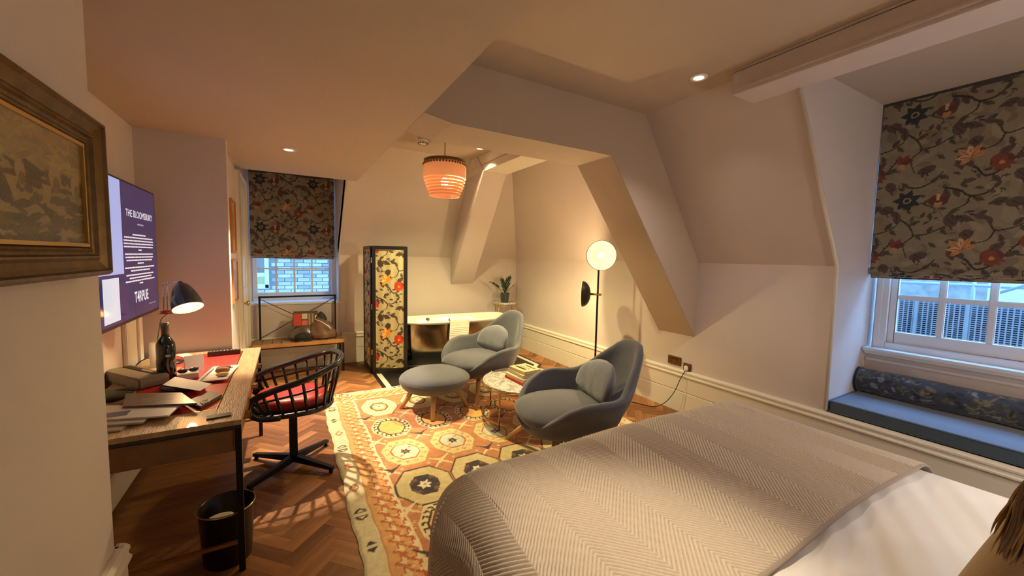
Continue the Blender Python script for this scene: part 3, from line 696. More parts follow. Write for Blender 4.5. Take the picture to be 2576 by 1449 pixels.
# ================================================================== BED
linen = mat('white_linen', (236, 230, 222), .85, bump=.15, bscale=120, sheen=.15)
BX0, BX1, BY0, BY1, BZ = 0.40, 2.76, -0.95, 1.60, 0.60
def drape(d, r, drop):                                  # distance past the edge start -> (outward, down)
    q = PI / 2 * r
    d = np.maximum(d, 0); a = np.clip(d / r, 0, PI / 2)
    return r * np.sin(a), r * (1 - np.cos(a)) + np.maximum(d - q, 0)
def bedsurf(U, V, x0, x1, y1, z0, r, seed=0.0, puff=.012):
    # U: arc length across, V: arc length along; flat field between x0..x1 up to y1, draping beyond
    ol, dl = drape(x0 - U, r, 0); orr, drr = drape(U - x1, r, 0); of, df = drape(V - y1, r, 0)
    X = np.clip(U, x0, x1) - ol + orr; Y = np.minimum(V, y1) + of
    down = np.maximum(np.maximum(dl, drr), df) + .35 * np.minimum(np.maximum(dl, drr), df)
    Z = z0 - down + puff * (np.sin(U * 2.1 + seed) * np.cos(V * 1.9 + seed) - .5) + .006 * np.sin(U * 5 + V * 3 + seed)
    hang = np.clip(down / .3, 0, 1); X += hang * .02 * np.sin(V * 11) * (np.maximum(dl, drr) > .05); Y += hang * .02 * np.sin(U * 10) * (df > .05)
    return X, Y, Z
def gridmesh(name, X, Y, Z, m, parent, org, solid=0):
    ny, nx = X.shape; v = np.stack([X - org[0], Y - org[1], Z - org[2]], -1).reshape(-1, 3).astype(np.float32)
    i, j = np.meshgrid(np.arange(nx - 1), np.arange(ny - 1)); a = (j * nx + i).ravel(); f = np.stack([a, a + 1, a + 1 + nx, a + nx], -1).astype(np.int32)
    me = bpy.data.meshes.new(name); me.vertices.add(len(v)); me.vertices.foreach_set('co', v.ravel())
    me.loops.add(f.size); me.loops.foreach_set('vertex_index', f.ravel()); me.polygons.add(len(f))
    me.polygons.foreach_set('loop_start', np.arange(0, f.size, 4, dtype=np.int32)); me.polygons.foreach_set('use_smooth', np.full(len(f), True))
    me.update(calc_edges=True); me.validate(); me.materials.append(m)
    o = bpy.data.objects.new(name, me); COL.objects.link(o)
    if parent is not None: o.parent = parent
    if solid: md = o.modifiers.new('solid', 'SOLIDIFY'); md.thickness = solid; md.offset = -1
    return o
bo = (1.58, 0.3, 0.013)
bed = thing('bed', 'wide double bed with upholstered base under white bedding in front of the camera', 'bed', bo)
ug = mat('bed_base_fabric', (120, 104, 88), .9, bump=.3, bscale=200)
def bb_(x0, x1, y0, y1, z0, z1): return MB().box(x0 - bo[0], x1 - bo[0], y0 - bo[1], y1 - bo[1], z0 - bo[2], z1 - bo[2])
bb_(.72, 2.50, -.95, 1.36, .06, .33).build('bed_base', ug, bed, bevel=.02)
bb_(.72, 2.50, -.95, 1.37, .33, .56).build('mattress', linen, bed, bevel=.05, seg=4)
for x in (.76, 2.40):
    for y in (-.9, 1.28): bb_(x, x + .05, y, y + .05, .013, .06).build('leg', black, bed)
bb_(.40, 2.76, -1.05, -.96, .02, 1.2).build('headboard', ug, bed, bevel=.02)
# duvet: top-level
U, V = np.meshgrid(np.linspace(.22, 3.0, 240), np.linspace(-.9, 1.65, 240))
X, Y, Z = bedsurf(U, V, .90, 2.50, 1.35, .615, .25, 1.0)
fold = np.exp(-((V - .35) / .35) ** 2) * np.clip((U - .7) / .5, 0, 1) * np.clip((2.6 - U) / .6, 0, 1)
w_ = U * 1.2 - V * 2.2
Z += fold * (.012 * np.sin(w_ * 6) + .009 * np.sin(w_ * 13 + 1) * np.sin(U * 3 + .5) + .004 * np.sin(w_ * 29)) + .012 * np.exp(-((U - 1.9 + (V - .3) * .9) / .10) ** 2) * np.clip((.62 - V) / .1, 0, 1) * np.clip(V / .2, 0, 1)
dv = gridmesh('duvet', X, Y, Z, linen, None, (1.58, .3, .6)); dv.location = (1.58, .3, .6); dv.modifiers.new('solid', 'SOLIDIFY').thickness = .02
tag(dv, 'smooth white duvet covering the bed beside the seated person', 'duvet')
# herringbone quilt throw over the foot
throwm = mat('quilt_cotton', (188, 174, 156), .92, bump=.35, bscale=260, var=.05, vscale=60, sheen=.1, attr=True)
U, V = np.meshgrid(np.linspace(.12, 2.98, 1140), np.linspace(.575, 1.92, 520))
pw = .165; t_ = np.abs(((U + .02 * np.sin(V * 3)) / pw) % 2 - 1) * pw
ph = ((V + t_ * 1.0) / .0185) * 2 * PI
rid = np.abs(np.sin(ph / 2)) ** .7
quil = .5 + .5 * np.sin(U * 2 * PI / .012)
X, Y, Z = bedsurf(U, V, .86, 2.50, 1.40, .640, .30, 1.0)
Z2 = Z + .0095 * rid + .0006 * quil * rid
side = np.clip((.80 - U) / .4, 0, 1) ; sr = np.clip((U - 2.52) / .4, 0, 1); fo = np.clip((V - 1.32) / .4, 0, 1)
X = X - side * .0095 * rid + sr * .0095 * rid; Y = Y + fo * .0095 * rid + .012 * np.sin(U * 4.3) * np.clip((.8 - V) / .2, 0, 1)
tq = thing('quilt_throw', 'beige quilted throw with chevron stitching spread over the foot of the bed', 'throw', (1.58, 1.1, .6))
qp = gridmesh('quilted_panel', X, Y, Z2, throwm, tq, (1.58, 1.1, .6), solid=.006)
groove_shade = np.clip((.55 - rid) / .35, 0, 1)[..., None]                # groove shade painted into the colour along the quilted lines
qc = np.array(s2l((196, 182, 164))) * (1 - groove_shade) + np.array(s2l((142, 124, 106))) * groove_shade
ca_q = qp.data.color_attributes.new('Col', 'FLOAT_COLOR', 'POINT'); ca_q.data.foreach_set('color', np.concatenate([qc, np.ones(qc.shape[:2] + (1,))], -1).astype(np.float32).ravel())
hem = [(X[0, i] - 1.58, Y[0, i] - 1.1, Z[0, i] - .6 + .001) for i in range(0, 1140, 8)]
MB().tube(hem, .009, 8, squash=(.7, 1.5)).build('hem', mat('quilt_hem', (160, 144, 130), .9, bump=.4, bscale=300), tq)

# ================================================================== SEATING
def smoothstep(x): x = max(0, min(1, x)); return x * x * (3 - 2 * x)
def interp(tab, x):
    for i in range(len(tab) - 1):
        if x <= tab[i + 1][0]:
            t = (x - tab[i][0]) / (tab[i + 1][0] - tab[i][0]); t = t * t * (3 - 2 * t) * .5 + t * .5
            return tab[i][1] + (tab[i + 1][1] - tab[i][1]) * t
    return tab[-1][1]
HT = [(0, .91), (14, .903), (24, .87), (34, .805), (44, .72), (54, .648), (64, .61), (76, .60), (90, .605), (106, .595), (120, .55), (134, .465), (148, .38), (165, .325), (180, .31)]
RT = [(0, .44), (18, .445), (32, .44), (44, .425), (56, .42), (70, .425), (90, .435), (106, .44), (122, .445), (136, .45), (150, .445), (165, .425), (180, .41)]
oakleg = mat('pale_oak_leg', (204, 164, 116), .45, bump=.15, bscale=70, var=.12, vscale=20, stretch=(1, 1, .15))
def make_armchair(label):
    t = thing('armchair', label, 'armchair', group='grey shell armchairs')
    n, m = 72, 16; V = []; F = []
    for j in range(m + 1):
        s = j / m
        for i in range(n):
            th = 360 * i / n; at = th if th <= 180 else 360 - th; a = math.radians(th)
            H = interp(HT, at); Rr = interp(RT, at); z0 = .235
            rho = 1 - (1 - s) ** 2.1; g = s ** 2.2 if at < 60 else s ** 2.7
            lean = .13 * max(0, (H - .5) / .4) * s ** 2
            x = Rr * rho * math.sin(a); y = Rr * rho * math.cos(a) + lean; z = z0 + (H - z0) * g
            if at < 40: x *= 1 - .06 * s
            if s > .8: fl_k = smoothstep((s - .8) / .2) * (smoothstep((at - 40) / 25) if at < 130 else 1 - smoothstep((at - 130) / 30)); x += .040 * fl_k * math.sin(a); z -= .014 * fl_k
            V.append((x, y, z))
    for j in range(m):
        for i in range(n): F.append((j * n + i, j * n + (i + 1) % n, (j + 1) * n + (i + 1) % n, (j + 1) * n + i))
    mb = MB().add(V, F, True); sh = mb.build('shell', velvet, t)
    md = sh.modifiers.new('solid', 'SOLIDIFY'); md.thickness = .060; md.offset = 1; md.use_even_offset = True
    md = sh.modifiers.new('sub', 'SUBSURF'); md.levels = 1; md.render_levels = 1
    # seat cushion, a rounded D filling the shell
    V = []; F = []; nu, nv = 56, 24
    for j in range(nv + 1):
        kk = math.sin(PI * j / nv); s_ = math.sqrt(max(0, 1 - kk ** 4.4)) * (-1 if j < nv / 2 else 1)
        for i in range(nu):
            a = 2 * PI * i / nu; ca_, sa_ = math.cos(a), math.sin(a)
            rx = .355 * abs(ca_) ** .75 * (1 if ca_ > 0 else -1); ry = .37 * abs(sa_) ** .8 * (1 if sa_ > 0 else -1)
            k = kk; dome = .035 * (1 - kk ** 2) * (1 if s_ > 0 else 0)
            V.append((rx * k, ry * k - .065, .385 + .070 * (abs(s_) ** .8) * (1 if s_ > 0 else -1) + dome * abs(s_)))
    for j in range(nv):
        for i in range(nu): F.append((j * nu + i, j * nu + (i + 1) % nu, (j + 1) * nu + (i + 1) % nu, (j + 1) * nu + i))
    sc_ = MB().add(V, F, True).build('seat_cushion', velvet, t)
    for sx in (-1, 1):
        for sy in (-1, 1):
            MB().tube([(.19 * sx, .19 * sy, .29), ((.40 if sy < 0 else .32) * sx, (.40 if sy < 0 else .36) * sy, .014)], [.027, .018], 14).build('leg', oakleg, t)
    MB().box(-.18, .18, -.02, .02, .225, .24).box(-.02, .02, -.17, .17, .225, .24).build('under_frame', black, t)
    return t
def cushion(label, loc, rz, tilt, group):
    t = thing('lumbar_cushion', label, 'cushion', loc, rz, group)
    V = []; F = []; nu, nv = 48, 28
    for j in range(nv + 1):
        kk = math.sin(PI * j / nv); s_ = math.sqrt(max(0, 1 - kk ** 3.0)) * (-1 if j < nv / 2 else 1)
        for i in range(nu):
            a = 2 * PI * i / nu; ca_, sa_ = math.cos(a), math.sin(a)
            k = kk
            zz_ = .165 * sa_ if sa_ > 0 else .115 * -(abs(sa_) ** .55)
            x = .215 * ca_ * k * (1 + .12 * (sa_ < 0) * abs(sa_)); z = zz_ * k; y = .075 * s_ * (1 - .25 * abs(ca_) * k) + .05 * (x / .2) ** 2 * -1
            y += .0007 * math.sin(x * 60 + z * 22)
            V.append((x, y, z))
    for j in range(nv):
        for i in range(nu): F.append((j * nu + i, j * nu + (i + 1) % nu, (j + 1) * nu + (i + 1) % nu, (j + 1) * nu + i))
    rt = Matrix.Rotation(tilt, 3, 'X'); V = [rt @ (Vector(p) * 1.12) for p in V]
    MB().add(V, F, True).build('cover', mat('grey_velvet_pale', (102, 104, 116), .8, bump=.5, bscale=90, var=.12, vscale=18, sheen=.7), t)
    seam = []
    for i in range(48):
        a = 2 * PI * i / 48; ca_, sa_ = math.cos(a), math.sin(a); zz_ = .165 * sa_ if sa_ > 0 else .115 * -(abs(sa_) ** .55)
        x = .215 * ca_ * (1 + .12 * (sa_ < 0) * abs(sa_)); seam.append(rt @ (Vector((x, -.05 * (x / .2) ** 2, zz_)) * 1.12))
    MB().tube(seam, .0035, 6, closed=True).build('piping', velvet, t)
    return t
ch1 = make_armchair('grey velvet shell armchair nearest the bed, beside the round marble table')
ch1.location = (1.91, 2.34, 0.0); ch1.rotation_euler = (0, 0, -PI / 2 - .22)
ch2 = copy_tree(ch1); ch2['label'] = 'grey velvet shell armchair in front of the bathtub, behind the footstool'
ch2.location = (1.92, 4.0, 0.0); ch2.rotation_euler = (0, 0, -PI / 2 + .26)
def lum(ch, label, dy=.20, z=.575, dx=0, yaw=0):
    r_ = ch.rotation_euler.z; p = Vector((dx, dy, 0)); p.rotate(Matrix.Rotation(r_, 3, 'Z'))
    return cushion(label, (ch.location.x + p.x, ch.location.y + p.y, z), r_ + yaw, -.30, 'lumbar cushions on the armchairs')
lum(ch1, 'crinkled grey velvet lumbar cushion on the armchair nearest the bed', .24, .575, .0)
lum(ch2, 'grey velvet lumbar cushion on the armchair in front of the bathtub', .22, .575, .0)
# footstool
ot = thing('footstool', 'round grey velvet footstool with pale oak legs on the rug', 'footstool', (1.285, 3.755, 0.0), .15)
prof = [(0, .20), (.16, .202), (.25, .218), (.31, .248), (.345, .295), (.352, .33), (.342, .355), (.31, .38), (.25, .398), (.16, .408), (.06, .411), (0, .411)]
MB().lathe([tuple(p)[:2] for p in cr([(r, z, 0) for r, z in prof], 3)], 56, (0, 0, 0), sx=1.0, sy=.97).build('cushion', velvet, ot)
MB().tube([(.352 * math.cos(a), .341 * math.sin(a), .328) for a in [2 * PI * k / 64 for k in range(64)]], .003, 6, closed=True).build('seam', velvet, ot)
for k in range(4):
    a = PI / 4 + k * PI / 2 + .25; MB().tube([(.19 * math.cos(a), .19 * math.sin(a), .26), (.335 * math.cos(a), .335 * math.sin(a), .014)], [.029, .019], 14).build('leg', oakleg, ot)

# round marble table --------------------------------------------------------
marble = mat('white_marble', (206, 198, 186), .25, var=.14, vscale=9, coat=.2)
nt = marble.node_tree; N = nt.nodes; L = nt.links
wv = N.new('ShaderNodeTexNoise'); wv.inputs['Scale'].default_value = 7; wv.inputs['Detail'].default_value = 9; wv.inputs['Distortion'].default_value = 2.2
crp = N.new('ShaderNodeValToRGB'); crp.color_ramp.elements[0].position = .44; crp.color_ramp.elements[0].color = (.62, .58, .52, 1)
e_ = crp.color_ramp.elements.new(.5); e_.color = (.30, .27, .25, 1); crp.color_ramp.elements[-1].position = .56; crp.color_ramp.elements[-1].color = (.64, .60, .54, 1)
tc = N.new('ShaderNodeTexCoord'); L.new(tc.outputs['Object'], wv.inputs[0]); L.new(wv.outputs[0], crp.inputs[0]); L.new(crp.outputs[0], N['Principled BSDF'].inputs['Base Color'])
tb = thing('coffee_table', 'round marble topped coffee table with thin brass legs between the armchairs', 'table', (2.00, 3.17, 0.013))
MB().lathe([(0, .352), (.405, .352), (.415, .357), (.415, .366), (.408, .37), (0, .37)], 64).build('tabletop', marble, tb)
for k in range(4):
    a = .45 + PI + k * PI / 2
    MB().tube([(.42 * math.cos(a), .42 * math.sin(a), 0), (.42 * math.cos(a), .42 * math.sin(a), .375)], .007, 10).build('leg', brass, tb)
for zr in (.335, .055): MB().tube([(.418 * math.cos(q), .418 * math.sin(q), zr) for q in [2 * PI * k / 64 for k in range(64)]], .006, 8, closed=True).build('ring', brass, tb)
def book(label, loc, rz, w, d, h, cov, pagec=(226, 214, 186), cover_art=None):
    t = thing('book', label, 'book', loc, rz, 'books stacked on the marble table')
    cm = mat('cover_%d_%d_%d' % cov, cov, .55)
    MB().box(-w / 2, w / 2, -d / 2, d / 2, 0, .003).box(-w / 2, w / 2, -d / 2, d / 2, h - .003, h).box(-w / 2, -w / 2 + .004, -d / 2, d / 2, .003, h - .003).build('cover', cm, t, bevel=.001)
    MB().box(-w / 2 + .004, w / 2 - .004, -d / 2 + .004, d / 2 - .004, .003, h - .003).build('pages', mat('book_pages', pagec, .9, bump=.4, bscale=100, stretch=(.1, .1, 12)), t)
    if cover_art:
        a = MB()
        for (x, y, sx, sy) in cover_art: a.box(x - sx / 2, x + sx / 2, y - sy / 2, y + sy / 2, h, h + .0006)
        a.build('cover_print', mat('ink_brown', (92, 70, 54), .7), t)
    return t
bz = .383; ba = PI + .02
book('red spined book at the bottom of the stack on the marble table', (1.975, 3.15, bz), .05, .25, .31, .026, (186, 62, 40))
book('pale cream book lying directly on the red one', (1.98, 3.155, bz + .026), .07, .235, .30, .024, (226, 216, 176))
book('grey cream thick book second from the top of the stack', (1.99, 3.16, bz + .050), .02, .22, .27, .032, (204, 190, 158))
book('tan illustrated book on top of the stack on the marble table', (1.992, 3.165, bz + .082), .10, .20, .25, .032, (214, 186, 138), cover_art=[(-.04, .02, .03, .15), (-.045, .01, .012, .19), (.0, -.06, .018, .02), (.0, -.02, .018, .02), (.0, .02, .018, .02), (.0, .06, .018, .02), (.05, -.03, .02, .13), (.06, .03, .012, .10)])

# desk chair ------------------------------------------------------------------
blackwood = mat('black_stained_wood', (24, 21, 20), .32, bump=.08, bscale=80, coat=.3)
redl = mat('red_leather', (168, 44, 36), .38, bump=.25, bscale=120, var=.1, vscale=6, coat=.15)
dc = thing('desk_chair', 'black spindle back swivel chair with red leather seat tucked at the desk', 'chair', (0.02, 3.17, 0.0), 0.03)
def ring(rx, ry, z, n=40, p=.75):
    out = []
    for k in range(n):
        a = 2 * PI * k / n; c_, s_ = math.cos(a), math.sin(a)
        out.append((rx * abs(c_) ** p * (1 if c_ > 0 else -1), ry * abs(s_) ** p * (1 if s_ > 0 else -1), z))
    return out
MB().tube(ring(.25, .245, .475), .019, 10, closed=True, squash=(1.0, 1.0)).build('seat_frame', blackwood, dc)
MB().prism([(x * .97, y * .97, .465) for x, y, z in ring(.25, .245, 0)], (0, 0, .018)).build('seat_board', blackwood, dc)
sp = [(r * 1.0, z + .070) for r, z in [(0, .413), (.85, .413), (.95, .425), (.98, .45), (.94, .478), (.8, .492), (.4, .502), (0, .505)]]
V = []; F = []; rr = ring(.228, .225, 0, 40)
for q, z in sp:
    for x, y, _ in rr: V.append((x * q, y * q, z + .014 * (q ** 4) * (1 if x < 0 and z > .515 else 0)))
for j in range(len(sp) - 1):
    for i in range(40): F.append((j * 40 + i, j * 40 + (i + 1) % 40, (j + 1) * 40 + (i + 1) % 40, (j + 1) * 40 + i))
MB().add(V, F, True).build('seat_cushion', redl, dc)
rail = [(-.08, .245, .47), (-.19, .25, .488), (-.25, .262, .545), (-.235, .272, .615), (-.13, .287, .665), (.03, .292, .705), (.18, .262, .75), (.285, .175, .785), (.325, .0, .80)]
railf = rail + [(x, -y, z) for x, y, z in rail[:-1][::-1]]
rp = cr(railf, 8); MB().tube(rp, .0195, 10, squash=(1.15, .95)).build('arm_rail', blackwood, dc)
lowr = [(-.245, .262, .585), (-.10, .268, .605), (.06, .268, .625), (.18, .235, .645), (.262, .15, .662), (.292, 0, .670)]
lowf = lowr + [(x, -y, z) for x, y, z in lowr[:-1][::-1]]
MB().tube(cr(lowf, 8), .008, 8).build('lower_rail', blackwood, dc)
# spindles between seat frame and rail
ts = []
for k in range(23):
    u = .165 + (1 - 2 * .165) * k / 22; ts.append(u)
rr = ring(.25, .245, .48, 400)
for k, u in enumerate(ts):
    top = rp[int(u * (len(rp) - 1))]; a = math.atan2(top.y, top.x + .04)
    bot = min(rr, key=lambda p: abs(math.atan2(p[1], p[0]) - a))
    bot = Vector(bot); mid = (bot + top) / 2; mid = mid + Vector((mid.x, mid.y, 0)).normalized() * .008
    MB().tube([bot, mid, top], [.0085, .0108, .0085], 8).build('spindle', blackwood, dc)
MB().box(-.026, .026, -.026, .026, .07, .468).build('stem', black, dc, bevel=.004)
for (x, y) in ((-.25, .265), (.25, .245), (.235, -.235), (-.27, -.22)):
    d = Vector((x, y, 0)); a = math.atan2(y, x); L_ = d.length; r3 = rotz(a)
    pts = [(0, -.022, .045), (0, .022, .045), (0, .022, .095), (0, -.022, .095)]
    e = [(L_, -.016, .022), (L_, .016, .022), (L_, .016, .046), (L_, -.016, .046)]
    v = [r3 @ Vector(p) for p in pts + e]
    lg = MB().add(v, [(3, 2, 1, 0), (4, 5, 6, 7), (0, 1, 5, 4), (1, 2, 6, 5), (2, 3, 7, 6), (3, 0, 4, 7)]).build('base_arm', black, dc, bevel=.003)
    MB().lathe([(0, 0), (.014, 0), (.014, .024), (0, .024)], 12, r3 @ Vector((L_ - .02, 0, 0))).build('glide', black, lg)

# bench -------------------------------------------------------------------
bn = thing('luggage_bench', 'slatted oak bench with black metal back frame under the small back window', 'bench', (0.135, 5.74, 0.0))
bx0, bx1, by0, by1 = -.515, .515, -.16, .20
for k in range(10):
    w = (bx1 - bx0 - .0) / 10; B(bx0 + w * k + .003, bx0 + w * (k + 1) - .003, by0 + .03, by1 - .0, .405, .428).build('slat', mat('bench_slat', (150, 118, 88), .5, bump=.2, var=.15, vscale=12), bn, bevel=.002)
B(bx0, bx1, by0, by0 + .028, .385, .430).build('front_rail', oak, bn, bevel=.003); B(bx0, bx1, by1, by1 + .02, .385, .430).build('back_rail', oak, bn, bevel=.003)
for x in (bx0 + .012, bx1 - .012):
    for y in (by0 + .015, by1 + .0): B(x - .012, x + .012, y - .012, y + .012, 0, .386).build('leg', black, bn)
B(bx0 + .03, bx1 - .03, .195, .215, 0.37, .386).build('cross_bar', black, bn); B(bx0 + .03, bx1 - .03, -.15, -.13, .37, .385).build('cross_bar', black, bn)
bf = MB().box(-.455, -.433, .19, .212, .42, .995).box(.433, .455, .19, .212, .42, .995).box(-.455, .455, .19, .212, .975, .997)
bf.build('back_frame', black, bn)
MB().tube([(-.44, .2, .96), (.44, .2, .45)], .004, 6).build('brace_wire', black, bn); MB().tube([(.44, .2, .96), (-.44, .2, .45)], .004, 6).build('brace_wire', black, bn)
# bags on the bench
def sack(name, label, cat, loc, r, m, seed, gather=.0, peak=(0, 0), n=40, mm=26, parent=None):
    R_ = random.Random(seed); V = []; F = []
    ks = [(R_.uniform(-1, 1), R_.uniform(2, 7), R_.uniform(0, 6), R_.uniform(2, 6)) for _ in range(9)]
    for j in range(mm + 1):
        v = j / mm; z = v
        for i in range(n):
            a = 2 * PI * i / n
            rad = max(.0, 1 - v ** 1.5) ** .62 * (.86 + .14 * min(1, v * 5)) if 0 < v < 1 else .0
            w = sum(q * math.sin(f_ * a + p_ + v * g_) for q, f_, p_, g_ in ks) * .035 + .05 * abs(math.sin(a * 3.5 + v * 3 + seed)) * (.3 + v)
            rad = rad * (1 + w)
            if gather: rad *= 1 - gather * smoothstep((v - .55) / .45) * (1 + .25 * math.sin(a * 9))
            V.append((r[0] * rad * math.cos(a) + peak[0] * v * v, r[1] * rad * math.sin(a) + peak[1] * v * v, r[2] * z))
    for j in range(mm):
        for i in range(n): F.append((j * n + i, j * n + (i + 1) % n, (j + 1) * n + (i + 1) % n, (j + 1) * n + i))
    return MB().add(V, F, True)
plast = mat('brown_plastic', (112, 82, 62), .35, bump=.5, bscale=26, var=.2, vscale=12)
sk = thing('plastic_sack', 'crumpled brown plastic sack leaning on the right of the bench', 'bag', (0.42, 5.76, .430)); sk.scale = (1.1, 1, 1.15)
sack('', '', '', None, (.16, .12, .27), plast, 4, .55, (-.06, .02)).build('sack_body', plast, sk)
MB().tube(cr([(-.10, -.07, .235), (-.02, -.115, .20), (.05, -.12, .14), (.07, -.10, .11)], 5), .004, 6).build('drawstring', white, sk)
sack('', '', '', None, (.07, .06, .12), black, 9, .2, (.0, 0)).build('dark_fold', mat('dark_cloth', (38, 34, 34), .7, bump=.6, bscale=30), sk, loc=(-.03, .04, .19))
tg = thing('shopping_bag', 'clear shopping bag with a printed red and black top on the bench', 'bag', (0.205, 5.80, .430)); tg.scale = (1.1, 1, 1.25)
sack('', '', '', None, (.20, .11, .17), plast, 12, .0).build('bag_body', mat('clear_plastic_bag', (96, 80, 66), .25, bump=.5, bscale=30, var=.2, vscale=10, coat=.4), tg)
sx_ = MB().add([(-.15, -.04, .14), (.17, -.04, .14), (.13, .0, .295), (-.125, .0, .295), (-.15, .03, .14), (.17, .03, .14), (.13, .02, .295), (-.125, .02, .295)],
               [(0, 1, 2, 3), (7, 6, 5, 4), (0, 3, 7, 4), (1, 5, 6, 2), (3, 2, 6, 7), (0, 4, 5, 1)])
sx_.build('printed_panel', mat('bag_print_dark', (84, 58, 48), .5), tg)
for (x0, x1, z0, z1, c_) in ((-.125, -.045, .15, .27, (178, 58, 40)), (-.040, .020, .15, .20, (190, 92, 76)), (-.040, .020, .215, .27, (196, 180, 150)), (.03, .05, .15, .27, (150, 130, 100)), (.065, .085, .15, .27, (150, 130, 100)), (.10, .13, .16, .25, (206, 180, 130))):
    yf = lambda z: -.04 + .04 * (z - .14) / .155 - .003
    MB().add([(x0, yf(z0), z0), (x1, yf(z0), z0), (x1, yf(z1), z1), (x0, yf(z1), z1), (x0, yf(z0) + .004, z0), (x1, yf(z0) + .004, z0), (x1, yf(z1) + .004, z1), (x0, yf(z1) + .004, z1)],
             [(0, 1, 2, 3), (7, 6, 5, 4), (0, 3, 7, 4), (1, 5, 6, 2), (3, 2, 6, 7), (0, 4, 5, 1)]).build('print_block', mat('print_%d_%d_%d' % c_, c_, .55), tg)
cp = thing('black_cap', 'dark cloth cap lying in front of the shopping bag on the bench', 'cap', (0.17, 5.655, .430))
MB().ell((0, 0, .055), (.10, .055, .055), 24, 12).build('crown', mat('cap_cloth', (40, 36, 38), .9, bump=.4, bscale=120), cp)
MB().ell((.0, -.02, .012), (.11, .06, .01), 24, 8).build('brim', mat('cap_cloth', (40, 36, 38)), cp)
kt = thing('yellow_tag', 'yellow strap end lying on the bench beside the dark cap', 'strap', (0.20, 5.61, .430))
MB().obox((0, 0, .006), (.07, .03, .006), Matrix.Rotation(.4, 3, 'Z')).obox((-.05, -.01, .008), (.05, .04, .012), Matrix.Rotation(-.3, 3, 'Z')).build('strap_end', mat('yellow_webbing', (214, 186, 60), .6), kt, bevel=.003)
MB().tube([(-.06, -.01, .01), (-.1, .0, .012), (-.13, -.005, .01)], .008, 8).build('clip', black, kt)

# ================================================================== BATH CORNER
enamel = mat('white_enamel', (238, 234, 222), .15, coat=.5)
nickel = mat('polished_nickel', (146, 142, 134), .14, 1.0, bump=.05, bscale=6)
btx, bty = 2.12, 5.44; RA, RBb = .88, .335
bt = thing('bathtub', 'freestanding polished metal roll top bathtub with white enamel inside', 'bathtub', (btx, bty, 0.0035))
def oval(rx, ry, n=72, p=.72): return [(rx * abs(math.cos(a)) ** p * (1 if math.cos(a) > 0 else -1), ry * abs(math.sin(a)) ** p * (1 if math.sin(a) > 0 else -1)) for a in [2 * PI * k / n for k in range(n)]]
def lift(x): return .018 * (abs(x) / RA) ** 4
def shellov(prof, dz=0):
    V = []; F = []; n = 72
    for (q, e, z, l) in prof:
        for x, y in oval(RA * q, RBb * e): V.append((x, y, z + l * lift(x / max(q, .01))))
    for j in range(len(prof) - 1):
        for i in range(n): F.append((j * n + i, j * n + (i + 1) % n, (j + 1) * n + (i + 1) % n, (j + 1) * n + i))
    return V, F, n
V, F, n = shellov([(.86, .80, .05, 0), (.88, .83, .07, 0), (.91, .88, .25, .2), (.94, .92, .45, .6), (.96, .95, .615, 1)])
MB().add(V, F, True).build('outer_skin', nickel, bt)
V, F, n = shellov([(.70, .55, .16, 0), (.78, .70, .20, 0), (.88, .86, .45, .5), (.93, .91, .62, 1), (.95, .94, .648, 1), (.975, .975, .660, 1), (1.0, 1.0, .658, 1), (1.012, 1.02, .645, 1), (1.0, 1.0, .630, 1), (.96, .955, .622, 1), (.95, .945, .61, 1)])
F.append(tuple(range(n)))
MB().add(V, F, True).build('enamel_inside', enamel, bt)
V, F, n = shellov([(.89, .85, .0, 0), (.89, .85, .05, 0), (.85, .79, .06, 0)]); F.append(tuple(range(n))[::-1]); F.append(tuple(2 * n + i for i in range(n)))
MB().add(V, F, True).build('plinth', mat('dark_plinth', (60, 54, 48), .35, .6), bt)
MB().lathe([(0, .0), (.038, .0), (.038, .008), (.022, .012), (.014, .035), (0, .038)], 24, (-.28, .305, .585), Matrix.Rotation(PI / 2, 3, 'X')).build('overflow_knob', chrome, bt)
# towel on the near rim
towm = mat('white_towel', (236, 232, 220), .95, bump=.9, bscale=160, sheen=.4)
U, V = np.meshgrid(np.linspace(-.145, .145, 60), np.linspace(0, 1, 90))
s_ = V * .52; r_ = .03
Zt = np.where(s_ < .12, -(.12 - s_) * 1.0, np.where(s_ < .12 + PI * r_, r_ * np.sin((s_ - .12) / r_), -(s_ - .12 - PI * r_)))
Yt = np.where(s_ < .12, r_, np.where(s_ < .12 + PI * r_, r_ * np.cos((s_ - .12) / r_), -r_ - .0 * s_))
Yt = Yt - .006 * np.sin(U * 26 + 1) * np.clip((s_ - .2) * 5, 0, 1) - .006
for c_ in (.31, .335, .36, .385, .41): Yt = Yt - .004 * np.exp(-((s_ - c_) / .006) ** 2)
tw = gridmesh('towel', U + .006 * np.sin(V * 5), Yt, Zt, towm, None, (0, 0, 0), solid=.008)
tw.location = (2.09, 5.115, .668); tag(tw, 'white towel with woven stripes hanging over the bathtub rim', 'towel')
# side table and plant
stt = thing('side_table', 'small round marble side table with brass legs beyond the bathtub', 'table', (3.17, 5.70, 0.0035))
MB().lathe([(0, .792), (.19, .792), (.20, .798), (.20, .808), (.195, .812), (0, .812)], 48).build('tabletop', marble, stt)
for k in range(4):
    a = .5 + k * PI / 2; MB().tube([(.205 * math.cos(a), .205 * math.sin(a), 0), (.205 * math.cos(a), .205 * math.sin(a), .825)], .006, 8).build('leg', brass, stt)
MB().tube([(.203 * math.cos(q), .203 * math.sin(q), .775) for q in [2 * PI * k / 48 for k in range(48)]], .005, 6, closed=True).build('ring', brass, stt)
pt = thing('potted_plant', 'small green plant with glossy leaves in a dark ribbed pot on the side table', 'plant', (3.14, 5.68, .8155))
pr = []
V = []; F = []; n = 48; pf = [(.0, 0), (.056, 0), (.060, .01), (.076, .145), (.080, .148), (.080, .158), (.070, .158), (.068, .140), (0, .14)]
